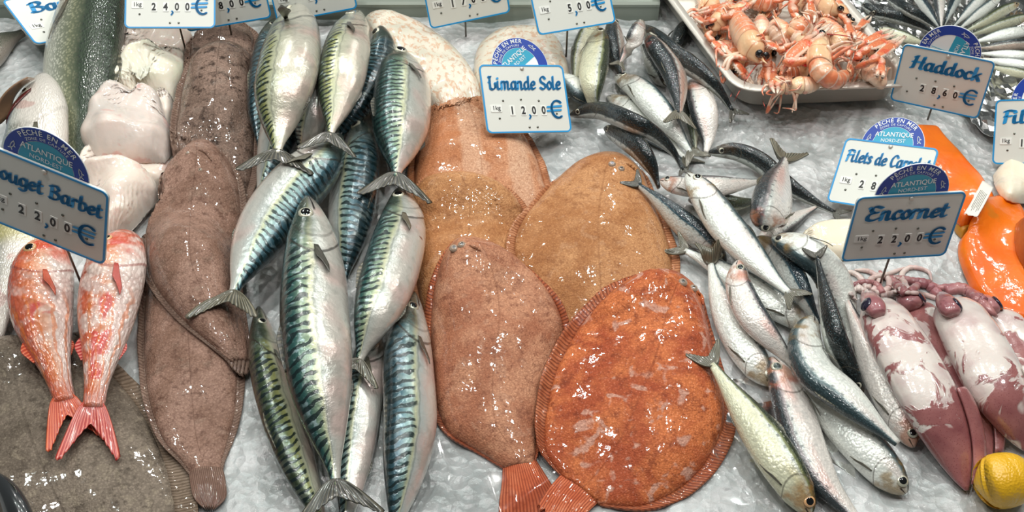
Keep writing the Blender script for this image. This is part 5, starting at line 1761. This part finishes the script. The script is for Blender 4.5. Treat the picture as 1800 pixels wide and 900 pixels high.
slab('haddock_fillet', 'dark brown smoked fillet at the edge on top of the bright orange one', 'fillet', 'smoked haddock fillets',
     [(1790, 384, 1806, 376), (1788, 410, 1840, 400), (1794, 440, 1850, 440), (1806, 462, 1850, 470)], flesh_mat('smoked_brown', (176, 92, 40), (150, 74, 36), (80, 36, 24), .7), .018, seed=53, nu=26, nv=21)
slab('fish_fillet', 'thick cream fillet at the edge below the cut off Filets sign', 'fillet', 'cream fillets', [(1750, 298, 1754, 322), (1768, 278, 1774, 340), (1805, 272, 1812, 346), (1850, 274, 1855, 345), (1890, 290, 1890, 330)], CREAM, .018, seed=54, lump=.003)
slab('fish_fillet', 'flat cream fillet under the Encornet sign beside the sardines', 'fillet', 'cream fillets', [(1412, 402, 1416, 424), (1436, 390, 1440, 440), (1480, 384, 1482, 448), (1530, 386, 1530, 446), (1570, 400, 1570, 430)], CREAM, .016, seed=55, lump=.002)
PAPER = plain('paper_ticket', (228, 222, 212), .6)
P, s, t = sheet([(1722, 330, 1742, 340), (1706, 358, 1727, 368), (1690, 386, 1712, 396)], 16, 10, 5, .001)
pl_ = np.linalg.lstsq(np.c_[P[..., 0].ravel(), P[..., 1].ravel(), np.ones(160)], P[..., 2].ravel(), rcond=None)[0]
P[..., 2] = P[..., 0] * pl_[0] + P[..., 1] * pl_[1] + pl_[2] + .004
v, f = shell(P + [0, 0, .0012], P + [0, 0, .0008])
tk = mesh_obj('paper_ticket', v, f, PAPER, None, P[8, 5])
tag(tk, 'white printed paper ticket between the two orange fillets', 'label')
lines = []
for j in range(2, 8, 1):
    A, B_ = P[3, j] + [0, 0, .0013], P[12 - (j % 3), j] + [0, 0, .0013]
    lines.append(tube_geo(np.linspace(A, B_, 8), .00024, 5))
v, f = merge(lines)
mesh_obj('printed_lines', v, f, BLACK, tk, P[8, 5])

# ------------------------------------------------------------------ squid
PROF['squid'] = [(0, .66), (.04, .82), (.14, .93), (.35, 1), (.58, .95), (.75, .74), (.88, .46), (.96, .22), (1, .06)]
SQE = plain('squid_eye', (40, 34, 54), .12, 0, 1.0)
ARMW = flesh_mat('squid_arm_white', (222, 204, 196), (204, 170, 166), (150, 70, 80), .6, 40, .2)
ARMP = flesh_mat('squid_arm_purple', (150, 92, 98), (180, 124, 122), (96, 40, 54), .7, 40, .15)


def squid(label, pts, hw, roll, seed, amt, head=None, arms=(), fin=(0, 1), dors='R'):
    b = Body(pts, hw, dors, roll, PROF['squid'], .62, N=60, M=36, pen=.003, belly=1.0)
    loc = b.base
    r = thing('squid', loc, label, 'squid', 'squid beside the lemon')
    m = squid_mat('squid_skin_%d' % seed, seed, amt)
    v, f, at = b.geo()
    mesh_obj('mantle', v, f, m, r, loc, at)
    b.stamp()
    for k in fin:
        sg = 1 if k else -1
        u = np.linspace(0, 1, 24)
        w = np.linspace(0, 1, 12)
        G = np.zeros((24, 12, 3))
        for i, uu in enumerate(u):
            S_ = .52 + .46 * uu
            wid = math.sin(math.pi * (.04 + .9 * uu ** .8)) ** .8
            i_ = int(np.clip(np.searchsorted(b.S, S_), 0, b.N - 1))
            for j, ww in enumerate(w):
                ang = 48 + 55 * ww if sg > 0 else -(48 + 55 * ww)
                p, n = b.at(S_, ang, .002 + .004 * math.sin(ww * 2.2))
                G[i, j] = p + sg * b.D[i_] * b.a * .34 * ww * wid
        leaf('fin', G, .0022, m, r, loc, {'bs': np.repeat((.5 + .5 * u)[:, None], 12, 1), 'bt': np.repeat(w[None], 24, 0)})
        stamp(G, 2)
    if head:
        hb = Body(head[0], head[1], dors, roll, [(0, .55), (.25, .85), (.55, 1), (.85, .85), (1, .6)], .75, N=20, M=20, pen=.004, belly=1.0)
        v, f, at = hb.geo()
        mesh_obj('head', v, f, ARMP, r, loc, at)
        hb.stamp()
        for an in ((118,) if seed != 1 else (-118,)):
            p, n = hb.at(.62, 180 - an if an > 0 else -180 - an, -.002)
            if n[2] < 0:
                continue
            V, F, R = dome_geo(p, n, hb.T[10], hb.a * .7, hb.a * .26)
            mesh_obj('eye', V, F, SQE, r, loc)
    for q, wpx, mm in arms:
        Wp = ground_path(q, 36, .002)
        dep = (Wp[0] - CAM) @ FW
        rad = 1.3 * wpx / 2 / FPX * dep
        V, F = tube_geo(Wp, rad * np.interp(np.linspace(0, 1, 36), [0, .15, .8, 1], [.85, 1, .7, .25]) * (1 + .06 * np.sin(np.arange(36) * 1.9)), 9, .85)
        mesh_obj('arm', V, F, ARMP if mm else ARMW, r, loc, {'bs': np.repeat(np.linspace(0, 1, 36), 9), 'bt': np.tile(np.sin(np.arange(9) * .7), 36)})
        stamp(Wp[:, None].repeat(2, 1), 2)
    return r


squid('pale squid mantle cut by the edge behind the lemon side squid', [(1752, 556), (1790, 612), (1828, 680), (1860, 740)], 44, 5, 4, .62, head=([(1722, 524), (1745, 548)], 20), arms=[([(1730, 530), (1700, 512), (1672, 506), (1640, 506)], 18, 1)], fin=())
squid('reddest slim squid wedged between two whiter squid', [(1606, 540), (1640, 600), (1680, 676), (1716, 750), (1742, 806)], 44, 10, 2, .54, head=([(1590, 512), (1606, 538)], 22), arms=[([(1592, 516), (1570, 494), (1552, 484), (1546, 476)], 16, 1), ([(1596, 508), (1585, 484), (1600, 470), (1632, 478), (1638, 494)], 9, 0), ([(1600, 512), (1620, 498), (1650, 502)], 12, 1)])
squid('squid with a white upper mantle and dark red end above the lemon', [(1676, 538), (1708, 592), (1742, 656), (1774, 722), (1802, 792)], 54, 8, 3, .68, fin=(1,), head=([(1656, 520), (1676, 552)], 19), arms=[([(1652, 520), (1630, 500), (1600, 494), (1566, 486)], 17, 1), ([(1650, 526), (1618, 516), (1586, 512), (1560, 500)], 8, 0), ([(1662, 512), (1692, 508), (1722, 530), (1752, 556)], 19, 1)])
squid('nearest squid with white patches above and a long pink freckled tip beside the sardines', [(1545, 540), (1584, 610), (1628, 690), (1668, 775), (1699, 862)], 52, 6, 1, .60, head=([(1524, 516), (1544, 552)], 19),
      fin=(1,), arms=[([(1516, 512), (1500, 500), (1484, 496), (1478, 488)], 12, 0), ([(1524, 508), (1510, 486), (1492, 478), (1478, 484)], 10, 0), ([(1534, 512), (1546, 494), (1530, 478), (1502, 474)], 10, 0), ([(1540, 516), (1562, 506), (1560, 488), (1538, 480)], 11, 0), ([(1526, 506), (1532, 490), (1560, 482), (1590, 470)], 9, 0), ([(1548, 520), (1580, 512), (1590, 496), (1570, 486)], 11, 0), ([(1530, 516), (1508, 508), (1496, 516), (1506, 528)], 10, 0), ([(1552, 516), (1540, 500), (1516, 496), (1490, 506)], 11, 1)])

# ------------------------------------------------------------------ lemon
LEMM = Mat('lemon_peel', .35, 0, .3, .2)
c_ = LEMM.mix(LEMM.noise(30, 2), lin((226, 168, 20)), lin((238, 190, 46)))
c_ = LEMM.mix(LEMM.ss(LEMM.attr('bs'), .022, .008), c_, lin((176, 146, 44)))
LEMM.base(c_)
LEMM.bump(LEMM.vor(480), .35, .0012)
PROF['lemon'] = [(0, .10), (.015, .17), (.03, .2), (.08, .4), (.18, .70), (.32, .92), (.48, 1), (.64, .95), (.8, .74), (.9, .46), (.95, .3), (1, .16)]
lb = Body([(1712, 852), (1812, 838)], 50, 'U', 10, PROF['lemon'], 1.0, N=64, M=40, pen=.002, belly=1.0, stiff=20)
v, f, at = lb.geo()
le = mesh_obj('lemon', v, f, LEMM, None, lb.base, at)
tag(le, 'whole yellow lemon in front of the squid', 'lemon')

# ------------------------------------------------------------------ price signs
sign('p24', 'price sign reading 24,00 standing behind the pale fillets', '', '2400')
sign('p28', 'price sign reading 28,00 half hidden behind the 24,00 sign', '', '2800')
sign('p750', 'price sign reading 7,50 behind the uppermost mackerel', '', '750')
sign('p17', 'price sign reading 17,00 behind the pink flecked fillet', '', '1700')
sign('p5', 'price sign reading 5,00 behind the far sardine heap', '', '500')
sign('limande', 'Limande Sole price sign with a bright blue disc standing over the flatfish', 'Limande Sole', '1200', disc=38)
sign('haddock', 'Haddock price sign with a half white disc beside the langoustine tray', 'Haddock', '2860', disc=-100, kg=False, xr=(-.36, .40), xh=.098)
sign('carrelet', 'Filets de Carrelet price sign standing just behind the Encornet sign', 'Filets de Carrelet', '2800', disc=4, xr=(-.43, .46), xh=.082, yb=.50)
sign('filets', 'cut off Filets price sign over the thick cream fillet', 'Filets de', '1900', disc=-60, xr=(-.40, .40), xh=.09)
sign('encornet', 'Encornet price sign standing over the squid', 'Encornet', '2200', disc=4, xr=(-.37, .38), xh=.10)
sign('rouget', 'Rouget Barbet price sign tilting over the orange red mullets', 'Rouget Barbet', '2200', disc=-2, xr=(-.44, .46), xh=.085)
